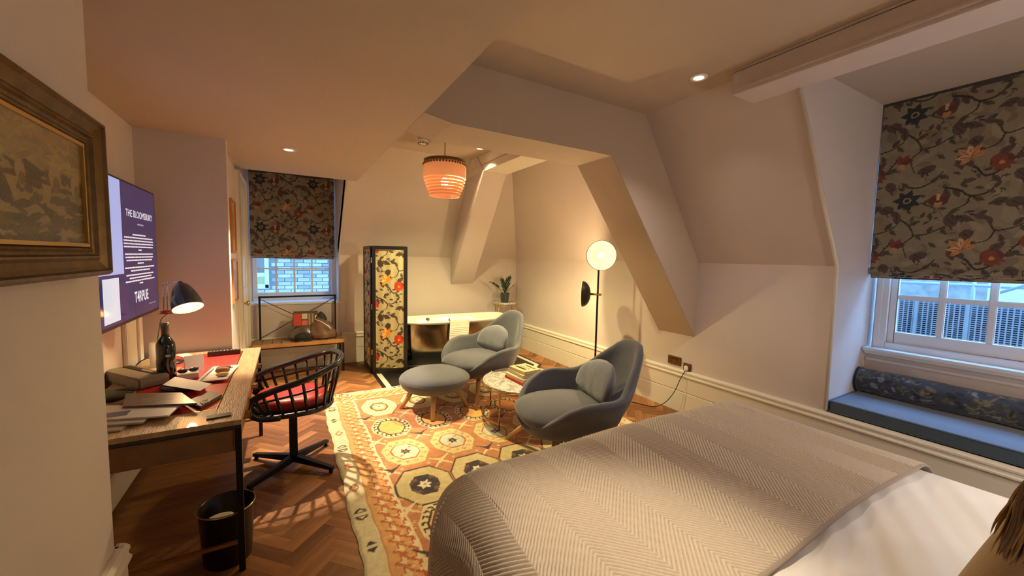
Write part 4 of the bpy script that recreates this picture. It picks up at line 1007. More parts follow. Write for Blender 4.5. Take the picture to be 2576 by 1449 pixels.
for j, (r, z) in enumerate(pf):
    for i in range(n): q = 2 * PI * i / n; rr_ = r + (.003 if (i % 4 < 2 and 2 <= j <= 3) else 0); V.append((rr_ * math.cos(q), rr_ * math.sin(q), z))
for j in range(len(pf) - 1):
    for i in range(n): F.append((j * n + i, j * n + (i + 1) % n, (j + 1) * n + (i + 1) % n, (j + 1) * n + i))
MB().add(V, F, True).build('pot', mat('dark_green_pot', (46, 56, 52), .25, coat=.4), pt)
leafm = mat('zz_leaf', (38, 64, 32), .28, var=.25, vscale=30, coat=.3); stemm = mat('zz_stem', (74, 92, 50), .5)
def leafmesh():
    V = []; F = []; L_, wd = .075, .030; n = 6
    for i in range(n + 1):
        t = i / n; w = wd / 2 * math.sin(PI * min(1, t ** .8)) ; zc = .010 * math.sin(PI * t)
        V += [(t * L_, -w, zc + .004), (t * L_, 0, zc), (t * L_, w, zc + .004)]
    for i in range(n):
        a = 3 * i; F += [(a, a + 3, a + 4, a + 1), (a + 1, a + 4, a + 5, a + 2)]
    o = MB().add(V, F, True).build('leaf', leafm); md = o.data; bpy.data.objects.remove(o); return md
lmesh = leafmesh()
def stem(dx, dy, hgt, bend, nl, sc=1.0, bare=0.25):
    pts = cr([(0.0 + dx * .05, dy * .05, .13), (dx * .35, dy * .35, .13 + hgt * .42), (dx * .72, dy * .72, .13 + hgt * .78), (dx, dy, .13 + hgt)], 8)
    st = MB().tube(pts, [.0065 * (1 - .6 * i / len(pts)) for i in range(len(pts))], 6).build('stem', stemm, pt)
    for k in range(nl):
        u = bare + (1 - bare) * (k + .5) / nl; i = min(len(pts) - 2, int(u * (len(pts) - 1))); p = pts[i]; tdir = (pts[i + 1] - pts[i]).normalized()
        side = Vector((0, 0, 1)).cross(tdir); side = side.normalized() if side.length > .1 else Vector((1, 0, 0))
        s = 1 if k % 2 else -1; d = (tdir * .75 + side * s * .8 + Vector((0, 0, .15))).normalized()
        if k == nl - 1: d = tdir
        o = bpy.data.objects.new('leaf', lmesh); COL.objects.link(o); o.parent = st; o.location = p
        z_ = (tdir.cross(side)).normalized(); y_ = z_.cross(d).normalized(); z_ = d.cross(y_)
        o.rotation_euler = Matrix((d, y_, z_)).transposed().to_euler(); o.scale = (sc, sc, sc)
stem(-.29, -.10, .20, 0, 12, 1.0, .45); stem(-.08, -.03, .24, 0, 13, 1.0, .15); stem(.11, .03, .27, 0, 13, 1.0, .2); stem(.04, -.08, .17, 0, 10, .9, .1)
stem(.14, -.05, .16, 0, 3, .6, .7); stem(-.02, .06, .22, 0, 10, .95, .3); stem(.02, -.02, .25, 0, 11, .9, .3)

# pendant ---------------------------------------------------------------------
fr_m = bpy.data.materials.new('pink_silk_fringe'); fr_m.use_nodes = True
nt = fr_m.node_tree; N = nt.nodes; L = nt.links; pb = N['Principled BSDF']; pb.inputs['Base Color'].default_value = (*s2l((230, 164, 134)), 1); pb.inputs['Roughness'].default_value = .7
trn = N.new('ShaderNodeBsdfTranslucent'); trn.inputs[0].default_value = (*s2l((246, 196, 156)), 1); mx = N.new('ShaderNodeMixShader'); mx.inputs[0].default_value = .28
tc = N.new('ShaderNodeTexCoord'); wv = N.new('ShaderNodeTexNoise'); wv.inputs['Scale'].default_value = 160
bp = N.new('ShaderNodeBump'); bp.inputs['Strength'].default_value = .4; bp.inputs['Distance'].default_value = .004
mp = N.new('ShaderNodeMapping'); mp.inputs['Scale'].default_value = (1, 1, .05); L.new(tc.outputs['Object'], mp.inputs[0]); L.new(mp.outputs[0], wv.inputs[0]); L.new(wv.outputs[0], bp.inputs['Height']); L.new(bp.outputs[0], pb.inputs['Normal'])
L.new(pb.outputs[0], mx.inputs[1]); L.new(trn.outputs[0], mx.inputs[2]); L.new(mx.outputs[0], N['Material Output'].inputs[0])
pd = thing('pendant_lamp', 'glowing salmon pink fringed pendant lamp hanging over the bath corner', 'pendant lamp', (1.486, 4.068, 2.20)); pd.scale = (.92, .92, .92)
MB().tube([(0, 0, .40), (0, 0, .66)], .0045, 8).lathe([(0, .645), (.045, .648), (.05, .662), (0, .662)], 24).build('cord', black, pd)
MB().lathe([(.234, .355), (.240, .355), (.240, .405), (.10, .418), (.10, .412), (.234, .400), (.234, .355)], 64, cap=False).build('top_band', mat('tarnished_gold', (116, 92, 56), .4, .7), pd)
def fringe(r0, r1, z0, z1, wob=.0025):
    V = []; F = []; n = 160
    for j in range(5):
        t = j / 4; z = z1 + (z0 - z1) * t; r = r1 + (r0 - r1) * t
        for i in range(n): q = 2 * PI * i / n; rr_ = r + wob * (i % 2) + .0015 * math.sin(i * 1.7); V.append((rr_ * math.cos(q), rr_ * math.sin(q), z))
    for j in range(4):
        for i in range(n): F.append((j * n + i, j * n + (i + 1) % n, (j + 1) * n + (i + 1) % n, (j + 1) * n + i))
    return MB().add(V, F, True)
fringe(.242, .240, .20, .372).build('fringe', fr_m, pd)
for k, (r0, z0, z1) in enumerate([(.236, .166, .196), (.226, .132, .161), (.215, .099, .127), (.203, .066, .094), (.190, .033, .061), (.176, .000, .028)]):
    fringe(r0, r0 - .016, z0, z1).build('fringe', fr_m, pd)
sg = MB()
for k in range(44):
    a = 2 * PI * k / 44; sg.ell((.243 * math.cos(a), .243 * math.sin(a), .352), (.011, .011, .012), 8, 6)
sg.build('scallop_trim', mat('tarnished_gold', (116, 92, 56)), pd)
bulb = mat('lamp_bulb', (255, 240, 210), .5, emit=(255, 205, 130), estr=18)
MB().ell((0, 0, .16), (.045, .045, .055), 20, 12).build('bulb', bulb, pd)
MB().tube([(0, 0, .2), (0, 0, .41)], .012, 10).build('bulb_holder', brass, pd)
spot('pendant_bulb_light', (1.486, 4.068, 2.195), 85, 165, .3, (1.0, .84, .40), .05); point('pendant_bulb_light', (1.486, 4.068, 2.36), 4, (1.0, .70, .42), .06)

# ceiling fittings --------------------------------------------------------------
sd = thing('smoke_detector', 'white round smoke detector on the ceiling beside the pendant lamp', 'smoke detector', (1.30, 4.24, 2.745))
MB().lathe([(0, .064), (.055, .064), (.055, .045), (.048, .042), (.048, .036), (.05, .034), (.05, .02), (.036, .012), (0, .012)], 32).build('housing', white, sd)
for k in range(10):
    a = 2 * PI * k / 10; MB().obox((.049 * math.cos(a), .049 * math.sin(a), .018), (.006, .018, .009), rotz(a)).build('vent_slot', mat('slot_dark', (30, 26, 22), .8), sd)
glow = mat('downlight_glow', (255, 250, 240), .5, emit=(255, 236, 205), estr=9)
for (x, y, z, lb) in ((.035, 3.93, ZL, 'recessed downlight in the low ceiling in front of the back window'), (2.46, 1.78, ZM, 'recessed downlight in the high ceiling over the bed foot'),
                      (1.96, 4.20, ZM, 'bright recessed downlight in the bath corner beside the pendant lamp')):
    d = thing('downlight', lb, 'ceiling light', (x, y, z - .02), 0, 'recessed ceiling downlights')
    MB().lathe([(.034, .019), (.034, .012), (.052, .010), (.058, .016), (.058, .019), (.034, .019)], 32, cap=False).build('trim_ring', white, d)
    MB().lathe([(0, .014), (.034, .014), (.034, .017), (0, .017)], 28).build('lens', glow, d)

# floor lamp -----------------------------------------------------------------
fl_ = thing('floor_lamp', 'black floor lamp with a glowing dome facing the bed and a black dome facing sideways', 'floor lamp', (3.12, 3.42, 0.0))
MB().lathe([(0, 0), (.13, 0), (.135, .008), (.13, .018), (.02, .024), (0, .024)], 40).build('base', black, fl_)
MB().tube([(0, 0, .02), (0, 0, 1.775)], .0115, 12).build('pole', black, fl_)
def dome(center, direction, rad, glassmat, parent, outer, depth=.62):
    d = Vector(direction).normalized(); z_ = d; x_ = Vector((0, 0, 1)).cross(z_).normalized(); y_ = z_.cross(x_); mt = Matrix((x_, y_, z_)).transposed()
    prof = [(rad * math.sin(a), -rad * depth * math.cos(a)) for a in [PI / 2 * k / 12 for k in range(13)]]
    inner = [(r * .97, z + .006) for r, z in prof[::-1]]; inner[-1] = (0, prof[0][1] + .006)
    MB().lathe(prof, 40, center, mt, cap=False).build('dome_shade', outer, parent)
    MB().lathe(inner, 40, center, mt, cap=False).build('dome_lining', glassmat, parent)
lit = mat('lit_white_lining', (210, 190, 140), .6, emit=(255, 232, 170), estr=.8)
toC = Vector((-1.95, -3.3, -.05))
dome((-.075, -.12, 1.605), toC, .168, lit, fl_, mat('black_shade', (24, 22, 22), .5))
MB().ell((-.085, -.125, 1.605), (.032, .032, .036), 16, 10).build('bulb', bulb, fl_)
MB().tube([(0, 0, 1.605), (-.02, -.035, 1.605)], .016, 10).build('swivel_joint', brass, fl_)
dome((-.13, .115, 1.155), Vector((-.70, .72, .0)), .150, mat('lit_white_lining', (1, 1, 1)), fl_, mat('black_shade', (24, 22, 22)), .62)
MB().ell((-.125, .11, 1.155), (.028, .028, .032), 16, 10).build('bulb', bulb, fl_)
MB().tube([(.03, -.03, 1.155), (-.068, .065, 1.155)], .013, 10).build('swivel_joint', brass, fl_)
point('floor_lamp_bulb_light', (3.12 - .125, 3.42 - .20, 1.605), 4, (1, .68, .34), .04)
point('floor_lamp_bulb_light', (3.12 - .17, 3.42 + .155, 1.155), 40, (1, .68, .34), .03)
# sockets, plug, cable
so = thing('wall_socket', 'brass double wall socket above the baseboard left of the plugged one', 'socket', (3.534, 2.66, .515), 0)
MB().box(-.008, .005, -.078, .078, -.044, .044).build('face_plate', mat('antique_brass', (120, 86, 50), .4, .8), so, bevel=.003)
for y in (-.042, .042):
    for (dy, dz, a_, b_) in ((0, .02, .004, .010), (-.011, -.008, .007, .0035), (.011, -.008, .007, .0035)): B(-.0095, -.006, y + dy - a_ / 1, y + dy + a_ / 1, dz - b_ - .005, dz + b_ - .005).build('pin_hole', black, so)
    B(-.012, -.006, y * .35 - .006, y * .35 + .006, .014, .030).build('switch', black, so)
s2_ = thing('wall_socket', 'brass single wall socket holding the white plug of the floor lamp', 'socket', (3.534, 2.505, .475), 0)
MB().box(-.008, .005, -.044, .044, -.044, .044).build('face_plate', mat('antique_brass', (120, 86, 50)), s2_, bevel=.003)
pgl = thing('power_plug', 'white power plug in the single brass socket', 'plug', (3.515, 2.505, .47))
MB().ell((0, 0, 0), (.014, .024, .027), 16, 10, p=.6).build('plug_body', white, pgl); MB().tube([(.012, 0, .01), (.004, 0, .01)], .005, 6).build('pin', brass, pgl)
cb = MB().tube(cr([(3.505, 2.505, .448), (3.47, 2.53, .36), (3.44, 2.58, .20), (3.40, 2.66, .07), (3.36, 2.76, .010), (3.28, 2.93, .005), (3.20, 3.10, .005), (3.14, 3.29, .005)], 8), .0038, 8).build('power_cable', black)
tag(cb, 'thin black power cable running from the plug down to the floor lamp', 'cable')

# ================================================================== WINDOW SEAT
blue = mat('blue_seat_fabric', (58, 74, 92), .75, bump=.2, bscale=300, sheen=.3)
ws = thing('seat_cushion', 'long dark blue cushion filling the window seat under the large blind', 'cushion', (3.86, .30, .448))
B(-.325, .29, -.98, 1.0, 0, .085).build('cushion_body', blue, ws, bevel=.012, seg=3)
MB().tube([(-.322, -.975, .08), (-.322, .998, .08), (.28, .998, .08)], .005, 8).tube([(-.322, -.975, .006), (-.322, .998, .006)], .005, 8).build('piping', blue, ws)
struct(B(3.60, 4.20, -.7, 1.31, .3, .435).build('window_seat_ledge', trimp))
cvb = Canvas(1.93, .64, .006, (56, 60, 70))
rb_ = random.Random(3)
for i in range(900):
    x, y = rb_.uniform(0, 1.93), rb_.uniform(0, .64); cvb.ell(x, y, rb_.uniform(.008, .035), rb_.uniform(.005, .02), rb_.uniform(0, 3), rb_.choice([(34, 40, 52), (92, 86, 66), (112, 100, 72), (48, 54, 66), (80, 78, 72), (126, 124, 122), (62, 52, 44), (40, 40, 40)]))
for i in range(160):
    x, y = rb_.uniform(0, 1.93), rb_.uniform(0, .64); cvb.curve([(x, y), (x + .03, y + .02), (x + .07, y - .01)], .005, rb_.choice([(26, 28, 34), (130, 118, 84)]))
bolst = thing('bolster', 'long round bolster in dark mottled floral fabric lying on the blue window seat cushion', 'bolster', (4.045, .32, .632))
cvb.mesh('cover', lambda U, V: ((.096 + .003 * np.sin(U * 9) + .002 * np.sin(U * 31 + V * 20)) * np.cos(V / .64 * 2 * PI), U - .965, (.096 + .003 * np.sin(U * 9)) * np.sin(V / .64 * 2 * PI)), cloth_print, bolst)
for e in (-.966, .966): MB().lathe([(0, 0), (.07, .004), (.094, 0)], 32, (0, e, 0), Matrix.Rotation(-PI / 2 if e > 0 else PI / 2, 3, 'X')).build('end_cap', blue, bolst); MB().tube([(.096 * math.cos(q), e, .096 * math.sin(q)) for q in [2 * PI * k / 32 for k in range(32)]], .004, 6, closed=True).build('piping', blue, bolst)

# ================================================================== LEFT WALL: picture, television, small frames
gilt = mat('worn_gilt_frame', (98, 74, 36), .42, .55, bump=.5, bscale=40, var=.28, vscale=16)
py0, py1, pz0, pz1 = .72, 1.81, 1.468, 1.958
pic = thing('framed_painting', 'dark landscape painting in a deep moulded gilt frame on the near left wall', 'picture', (-.575, (py0 + py1) / 2, (pz0 + pz1) / 2))
PF = [(0, 0), (0, .060), (.012, .072), (.022, .072), (.030, .064), (.048, .058), (.072, .052), (.085, .059), (.093, .059), (.100, .050), (.112, .047), (.122, .053), (.128, .051), (.136, .043), (.136, 0)]
hw, hh = (py1 - py0) / 2, (pz1 - pz0) / 2; V = []; F = []
k_ = len(PF); fw_y, fw_z = 1.55, .80
for (cy_, cz_) in ((-1, -1), (1, -1), (1, 1), (-1, 1)):
    for (d, hx) in PF: V.append((hx, cy_ * (hw - d * .74), cz_ * (hh - d * .66)))
for s_i in range(4):
    for i in range(k_ - 1): a, b_ = s_i * k_, ((s_i + 1) % 4) * k_; F.append((a + i, b_ + i, b_ + i + 1, a + i + 1))
MB().add(V, F, False).build('frame', gilt, pic)
iw, ih = 2 * (hw - .136 * .74), 2 * (hh - .136 * .66)
c = Canvas(iw, ih, .0022, (140, 126, 86)); rp_ = random.Random(11)
for i in range(500):
    x, y = rp_.uniform(0, iw), rp_.uniform(0, ih); t = y / ih
    col = rp_.choice([(104, 94, 62), (120, 106, 70), (96, 88, 60), (128, 112, 72)]) if t > .62 else rp_.choice([(78, 68, 42), (70, 62, 40), (92, 80, 48), (84, 74, 46)]) if t > .2 else rp_.choice([(104, 88, 46), (92, 78, 42), (116, 96, 52)])
    c.ell(x, y, rp_.uniform(.01, .05), rp_.uniform(.003, .012), rp_.uniform(-.3, .3), tuple(min(255, int(v_ * (1.25 if t > .62 else .85))) for v_ in col))
for i in range(60): x = rp_.uniform(0, iw); c.line([(x, ih * .9), (x + .06, ih * (.82 + rp_.uniform(0, .1)))], .004, (146, 120, 72))
for (x, y, w, h) in ((.93, .55, .05, .17), (.80, .58, .06, .14), (.62, .56, .04, .10), (.30, .60, .07, .10), (.12, .58, .04, .12), (.45, .58, .05, .08)):
    c.ell(x * iw, y * ih, w * iw * .6, h * ih * .7, 0, (150, 132, 92)); c.ell(x * iw + .006, (y - .06) * ih, w * iw * .35, h * ih * .5, 0, (100, 84, 54))
for x in (.2, .55, .72): c.poly([(x * iw, .5 * ih), ((x + .06) * iw, .5 * ih), ((x + .035) * iw, .34 * ih)], (150, 130, 84))
c.noise(.12, 2)
c.mesh('canvas', lambda U, V: (.044 + 0 * U, U - iw / 2, V - ih / 2), mat('varnished_oil', (100, 90, 60), .35, attr=True, bump=.3, bscale=120, coat=.3), pic)
bx_ = .049
MB().box(.044, bx_, -iw / 2, iw / 2, -ih / 2, -ih / 2 + .010).box(.044, bx_, -iw / 2, iw / 2, ih / 2 - .010, ih / 2).box(.044, bx_ + .003, iw / 2 - .020, iw / 2 - .012, -ih / 2 + .012, ih / 2 - .012).build('slip_moulding', mat('bright_gilt', (196, 158, 84), .35, .6), pic)

# television
ty0, ty1, tz0, tz1 = 2.30, 3.79, 1.118, 1.962
tv = thing('television', 'large flat television on the left alcove wall above the desk', 'television', (-.84, (ty0 + ty1) / 2, (tz0 + tz1) / 2))
tw_, th_ = (ty1 - ty0) / 2, (tz1 - tz0) / 2
MB().box(-.02, .018, -tw_, tw_, -th_, th_).build('casing', mat('tv_black', (16, 15, 17), .3), tv, bevel=.003)
B(-.07, -.02, -.35, .35, -.25, .25).build('rear_housing', mat('tv_black', (16, 15, 17)), tv, bevel=.01)
B(-.10, -.07, -.12, .12, -.12, .12).build('wall_bracket', black, tv)
def scr(name, y0, y1, z0, z1, dx, col, st, parent=None):
    return B(.018, .0184 + dx, y0, y1, z0, z1).build(name, mat('screen_%d_%d_%d' % col, col, .12, emit=col, estr=st), parent or tv)
bz_ = .012
scr('screen', -tw_ + bz_, tw_ - bz_, -th_ + .02, th_ - bz_, 0, (48, 42, 86), .85)
scr('screen_panel', -tw_ + bz_, .06, -.127, th_ - bz_, .0004, (150, 166, 222), .95)
scr('screen_card', -.26, -.03, -.385, -.145, .0008, (196, 206, 226), .9)
txt = mat('screen_text', (225, 225, 235), .5, emit=(214, 214, 230), estr=.8)
def text(s_, size, y, z, parent, m, x=.0192, stretch=1.0, wt=0.0):
    cu = bpy.data.curves.new('t', 'FONT'); cu.body = s_; cu.size = size; cu.align_x = 'CENTER'; cu.extrude = .0002; cu.offset = wt
    o = bpy.data.objects.new('lettering', cu); COL.objects.link(o); bpy.context.view_layer.update()
    me = bpy.data.meshes.new_from_object(o.evaluated_get(bpy.context.evaluated_depsgraph_get())); bpy.data.objects.remove(o)
    me.materials.clear(); me.materials.append(m); o = bpy.data.objects.new('lettering', me); COL.objects.link(o); o.parent = parent
    o.location = (x, y, z); o.rotation_euler = (PI / 2, 0, PI / 2); o.scale = (stretch, 1, 1); return o
ctr = .37
text('THE BLOOMSBURY', .062, ctr + .03, .215, tv, txt, stretch=1.0); scr('subtitle', ctr - .03, ctr + .09, .170, .180, .0012, (150, 150, 176), .7)
rt_ = random.Random(5); z = .122; pm = MB()
for ln, wd in enumerate([.26, .56, .58, .58, .58, .06, .56, .55, .52, .12, .58, .38, .55, .44, .58, .08]):
    z -= .0190 if ln not in (6, 10, 12) else .026
    y = ctr - wd / 2
    while y < ctr + wd / 2 - .01:
        w = rt_.uniform(.012, .045); pm.box(.0186, .0192, y, min(y + w, ctr + wd / 2), z, z + .0085); y += w + .006
tag(pm.build('paragraph_lines', txt, tv), kind='stuff')
text('T4RPUE', .095, ctr - .01, -.315, tv, txt, stretch=.85, wt=.0015)
scr('corner_mark', .50, .66, -.355, -.347, .0012, (120, 120, 150), .6)

# two small frames on the return wall by the door
def small_frame(lab, y, z, w, h, inner):
    t = thing('small_frame', lab, 'picture', (-.449, y, z), 0, 'small frames beside the door')
    MB().box(0, .022, -w / 2, -w / 2 + .022, -h / 2, h / 2).box(0, .022, w / 2 - .022, w / 2, -h / 2, h / 2).box(0, .022, -w / 2 + .022, w / 2 - .022, -h / 2, -h / 2 + .022).box(0, .022, -w / 2 + .022, w / 2 - .022, h / 2 - .022, h / 2).build('frame', mat('tan_wood_frame', (186, 120, 62), .4, bump=.1), t, bevel=.003)
    B(0, .010, -w / 2 + .02, w / 2 - .02, -h / 2 + .02, h / 2 - .02).build('print', mat('print_%s' % inner[0], inner[1], .3, coat=.5, var=.2, vscale=10), t)
    B(.009, .0115, -w / 4, w / 4, -h / 4, h / 4).build('image', mat('print_image', (150, 130, 96), .4, var=.3, vscale=20), t)
small_frame('upper of the two small wooden frames beside the far left door', 4.62, 1.80, .36, .50, ('tan', (214, 190, 140)))
small_frame('lower of the two small wooden frames beside the far left door', 4.64, 1.275, .40, .42, ('pale', (206, 206, 206)))

# ================================================================== DESK
walnut = mat('desk_wood', (172, 140, 100), .42, bump=1.0, bscale=70, var=.2, vscale=22, stretch=(2.2, .35, 1), coat=.25)
dwood = mat('desk_drawer_wood', (122, 86, 54), .45, bump=.2, bscale=60, var=.15, vscale=12, stretch=(1, .2, 1))
redlea = mat('desk_leather', (186, 40, 34), .5, bump=.15, bscale=200)
dk = thing('desk', 'long wooden desk with red leather inset, black metal legs and brass pulls under the television', 'desk', (-.57, 3.04, 0.0))
def bd(x0, x1, y0, y1, z0, z1): return MB().box(x0 + .57, x1 + .57, y0 - 3.04, y1 - 3.04, z0, z1)
DX0, DX1, DY0, DY1 = -.905, -.20, 2.20, 3.865
bd(DX0, -.745, DY0, DY1, .735, .76).build('top_board', walnut, dk, bevel=.002)
bd(-.315, DX1, DY0, DY1, .735, .76).build('top_board', walnut, dk, bevel=.002)
bd(-.745, -.315, DY0, 2.40, .735, .76).build('top_board', walnut, dk, bevel=.002)
bd(-.745, -.315, 3.775, DY1, .735, .76).build('top_board', walnut, dk, bevel=.002)
bd(-.742, -.318, 2.403, 3.772, .735, .758).build('leather_inset', redlea, dk)
MB().box(-.742 + .57, -.736 + .57, -.637, .732, .757, .7605).box(-.324 + .57, -.318 + .57, -.637, .732, .757, .7605).box(-.736 + .57, -.324 + .57, -.637, -.631, .757, .7605).box(-.736 + .57, -.324 + .57, .726, .732, .757, .7605).build('brass_inlay', brass, dk)
bd(DX0, DX1 - .001, DY0 - .002, DY0 + .02, .722, .736).build('edge_strip', mat('dark_edge', (48, 36, 28), .4), dk)
bd(DX0, -.232, DY0 + .012, DY0 + .035, .605, .722).build('end_panel', dwood, dk, bevel=.003)
bd(DX0, -.232, DY1 - .035, DY1 - .01, .605, .733).build('end_panel', dwood, dk, bevel=.003)
bd(DX0, DX0 + .02, DY0 + .035, DY1 - .035, .605, .733).build('back_panel', dwood, dk)
for k in range(3):
    y0 = DY0 + .04 + k * .53; d_ = bd(-.235, -.215, y0 + .004, y0 + .522, .612, .728).build('drawer', dwood, dk, bevel=.003)
    bd(-.215, -.180, y0 + .235, y0 + .290, .66, .667).build('pull', brass, d_, bevel=.001); bd(-.215, -.180, y0 + .235, y0 + .290, .682, .689).build('pull', brass, d_, bevel=.001)
    bd(-.185, -.180, y0 + .235, y0 + .290, .66, .689).build('pull_bar', brass, d_)
bd(DX0, -.23, DY0 + .035, DY1 - .035, .600, .610).build('underside', dwood, dk)
for x in (DX0 + .014, -.214):
    for y in (DY0 + .014, DY1 - .014): bd(x - .013, x + .013, y - .013, y + .013, 0, .734).build('leg', black, dk, bevel=.002)
for y in (DY0 + .014, DY1 - .014): bd(DX0 + .03, -.23, y - .008, y + .008, .142, .156).build('stretcher', mat('aged_brass_bar', (170, 118, 60), .35, .7), dk)
for y in (DY0 + .014, DY1 - .014): bd(DX0 + .03, -.23, y - .01, y + .01, .716, .735).build('apron_bar', black, dk)

ZD = .7608
# desk lamp
dl = thing('desk_lamp', 'lit dark bell shaded desk lamp with chrome twin stem at the desk end', 'desk lamp', (-.735, 3.56, ZD))
MB().lathe([(0, 0), (.085, 0), (.085, .008), (.03, .018), (0, .02)], 36).build('base', black, dl)
for s_ in (-1, 1): MB().tube(cr([(.010 * s_, 0, .01), (.010 * s_, 0, .52), (.016 + .010 * s_ * .6, -.01, .560 + .004 * s_), (.06, -.06, .577 + .003 * s_), (.10, -.10, .572)], 8), .0045, 8).build('stem', chrome, dl)
lt = Vector((.102, -.105, .568)); lm = Vector((.152, -.185, .408)); ax = (lm - lt).normalized()
z_ = -ax; x_ = Vector((0, 1, 0)).cross(z_).normalized(); y_ = z_.cross(x_); mt = Matrix((x_, y_, z_)).transposed(); LL = (lm - lt).length
pr = [(0, LL + .012), (.014, LL + .012), (.018, LL), (.034, LL - .012), (.052, LL - .04), (.068, LL - .08), (.080, LL - .125), (.087, .012), (.088, 0)]
def lathe_open(prof, n, c, mtx=None):
    V = []; F = []; c = Vector(c)
    for (r, z) in prof:
        for k in range(n):
            q = 2 * PI * k / n; p = Vector((r * math.cos(q), r * math.sin(q), z)); V.append(c + (mtx @ p if mtx else p))
    for i in range(len(prof) - 1):
        for k in range(n): F.append((i * n + k, i * n + (k + 1) % n, (i + 1) * n + (k + 1) % n, (i + 1) * n + k))
    return MB().add(V, F, True)
outp = [tuple(p)[:2] for p in cr([(a, b, 0) for a, b in pr], 4)]; inp = [(max(0, r - .003), z - .003) for r, z in outp[::-1]]; inp[0] = (.085, 0)
lathe_open(outp, 44, lm, mt).build('shade', mat('slate_enamel', (58, 60, 70), .28, .2, coat=.5), dl)
lathe_open(inp, 44, lm, mt).build('shade_lining', mat('lit_lamp_lining', (255, 220, 160), .6, emit=(255, 214, 140), estr=2.2), dl)
MB().ell(lm + z_ * .05, (.026, .026, .034), 16, 10).build('bulb', bulb, dl)
MB().ell(lt + z_ * .01, (.013, .013, .013), 12, 8).build('swivel_joint', chrome, dl)
pw_ = Vector((-.735, 3.56, ZD)) + lm
l_ = spot('desk_lamp_light', pw_ + z_ * .03, 26, 150, .5, (1, .70, .36), .03)
l_.rotation_euler = (-ax).to_track_quat('Z', 'Y').to_euler()
cbl = MB().tube(cr([(-.80, 3.60, ZD + .006), (-.83, 3.55, ZD + .05), (-.87, 3.50, ZD + .04), (-.892, 3.46, ZD + .01), (-.898, 3.40, ZD + .006)], 8), .0035, 6).build('lamp_cable', black); tag(cbl, 'short black cable looping behind the desk lamp base', 'cable')

# bottle
gl_dark = mat('bottle_glass', (16, 22, 18), .06, coat=.6)
bo_ = thing('wine_bottle', 'dark wine bottle standing in the middle of the cluttered desk', 'bottle', (-.645, 3.07, ZD))
MB().lathe([(0, .004), (.03, 0), (.043, 0), (.0465, .006), (.0465, .215), (.044, .235), (.032, .258), (.020, .275), (.0165, .29), (.0160, .335), (.0185, .338), (.0185, .352), (.0155, .355), (0, .355)], 40).build('glass_body', gl_dark, bo_)
MB().lathe([(.0166, .285), (.0172, .285), (.0195, .336), (.0195, .356), (0, .357)], 32).build('foil_capsule', mat('grey_foil', (96, 84, 72), .35, .5), bo_)
MB().box(.0455, .0475, -.012, .012, .155, .168).build('small_label', mat('label_grey', (186, 176, 160), .6), bo_, rot=(0, 0, -1.15))
# vase with gerbera
vz_ = thing('bud_vase', 'small clear glass vase holding one pink flower beside the wine bottle', 'vase', (-.785, 3.47, ZD))
gmat = mat('clear_glass', (240, 240, 235), .05, trans=.0, alpha=.42, coat=1.0)
lathe_open([(.0, .004), (.026, .0), (.029, .01), (.031, .17), (.029, .17), (.027, .03), (0, .024)], 32, (0, 0, 0)).build('glass_body', gmat, vz_)
lathe_open([(0, .026), (.0262, .028), (.0268, .052), (0, .053)], 28, (0, 0, 0)).build('water', mat('vase_water', (220, 190, 150), .1, alpha=.4), vz_)
fl = thing('pink_flower', 'single pink gerbera leaning out of the small glass vase', 'flower', (-.785, 3.47, ZD + .03))
fp = cr([(.0, 0, 0), (.012, -.004, .12), (.03, -.02, .22), (.05, -.05, .30), (.085, -.075, .335)], 8); MB().tube(fp, .0028, 8).build('stem', stemm, fl)
hd = Vector((.085, -.078, .338)); pink = mat('pink_petal', (226, 120, 110), .6, var=.1)
for lay, (cnt, Lp, tz) in enumerate(((20, .052, .15), (18, .046, .55), (16, .036, 1.2))):
    for k in range(cnt):
        a = 2 * PI * (k + .5 * lay) / cnt; d = Vector((math.cos(a), math.sin(a), tz)).normalized(); s_ = Vector((-math.sin(a), math.cos(a), 0)) * .009
        p0 = hd; MB().add([p0 + d * .006 - s_ * .4, p0 + d * .006 + s_ * .4, p0 + d * Lp * .6 + s_, p0 + d * Lp, p0 + d * Lp * .6 - s_], [(0, 1, 2, 3, 4)], True).build('petal', pink, fl)
MB().ell(hd + Vector((0, 0, .004)), (.010, .010, .006), 14, 8).build('flower_centre', mat('flower_core', (190, 130, 60), .8), fl)

def slabq(pts, h, z): return MB().prism([(x, y, z) for x, y in pts], (0, 0, h))
def flatthing(name, label, cat, pts, z, h, m, group=None, extra=None):
    cx = sum(p[0] for p in pts) / len(pts); cy = sum(p[1] for p in pts) / len(pts)
    t = thing(name, label, cat, (cx, cy, z), 0, group); q = [(x - cx, y - cy) for x, y in pts]
    slabq(q, h, 0).build('body', m, t, bevel=min(.002, h * .3)); return t, q
paper = mat('white_paper', (232, 224, 214), .8)
# remote control
t, q = flatthing('remote_control', 'slim black remote control near the far edge of the red desk leather', 'remote', [(-.53, 3.655), (-.325, 3.675), (-.327, 3.715), (-.53, 3.70)], ZD, .032, mat('black_plastic', (22, 22, 24), .35))
for k in range(9):
    for j in range(2): MB().lathe([(0, 0), (.005, 0), (.005, .003), (0, .003)], 10, (-.085 + k * .021, -.006 + j * .014 + .002 * k * .9 - .006, .032)).build('button', mat('button_grey', (150, 146, 140), .5), t)
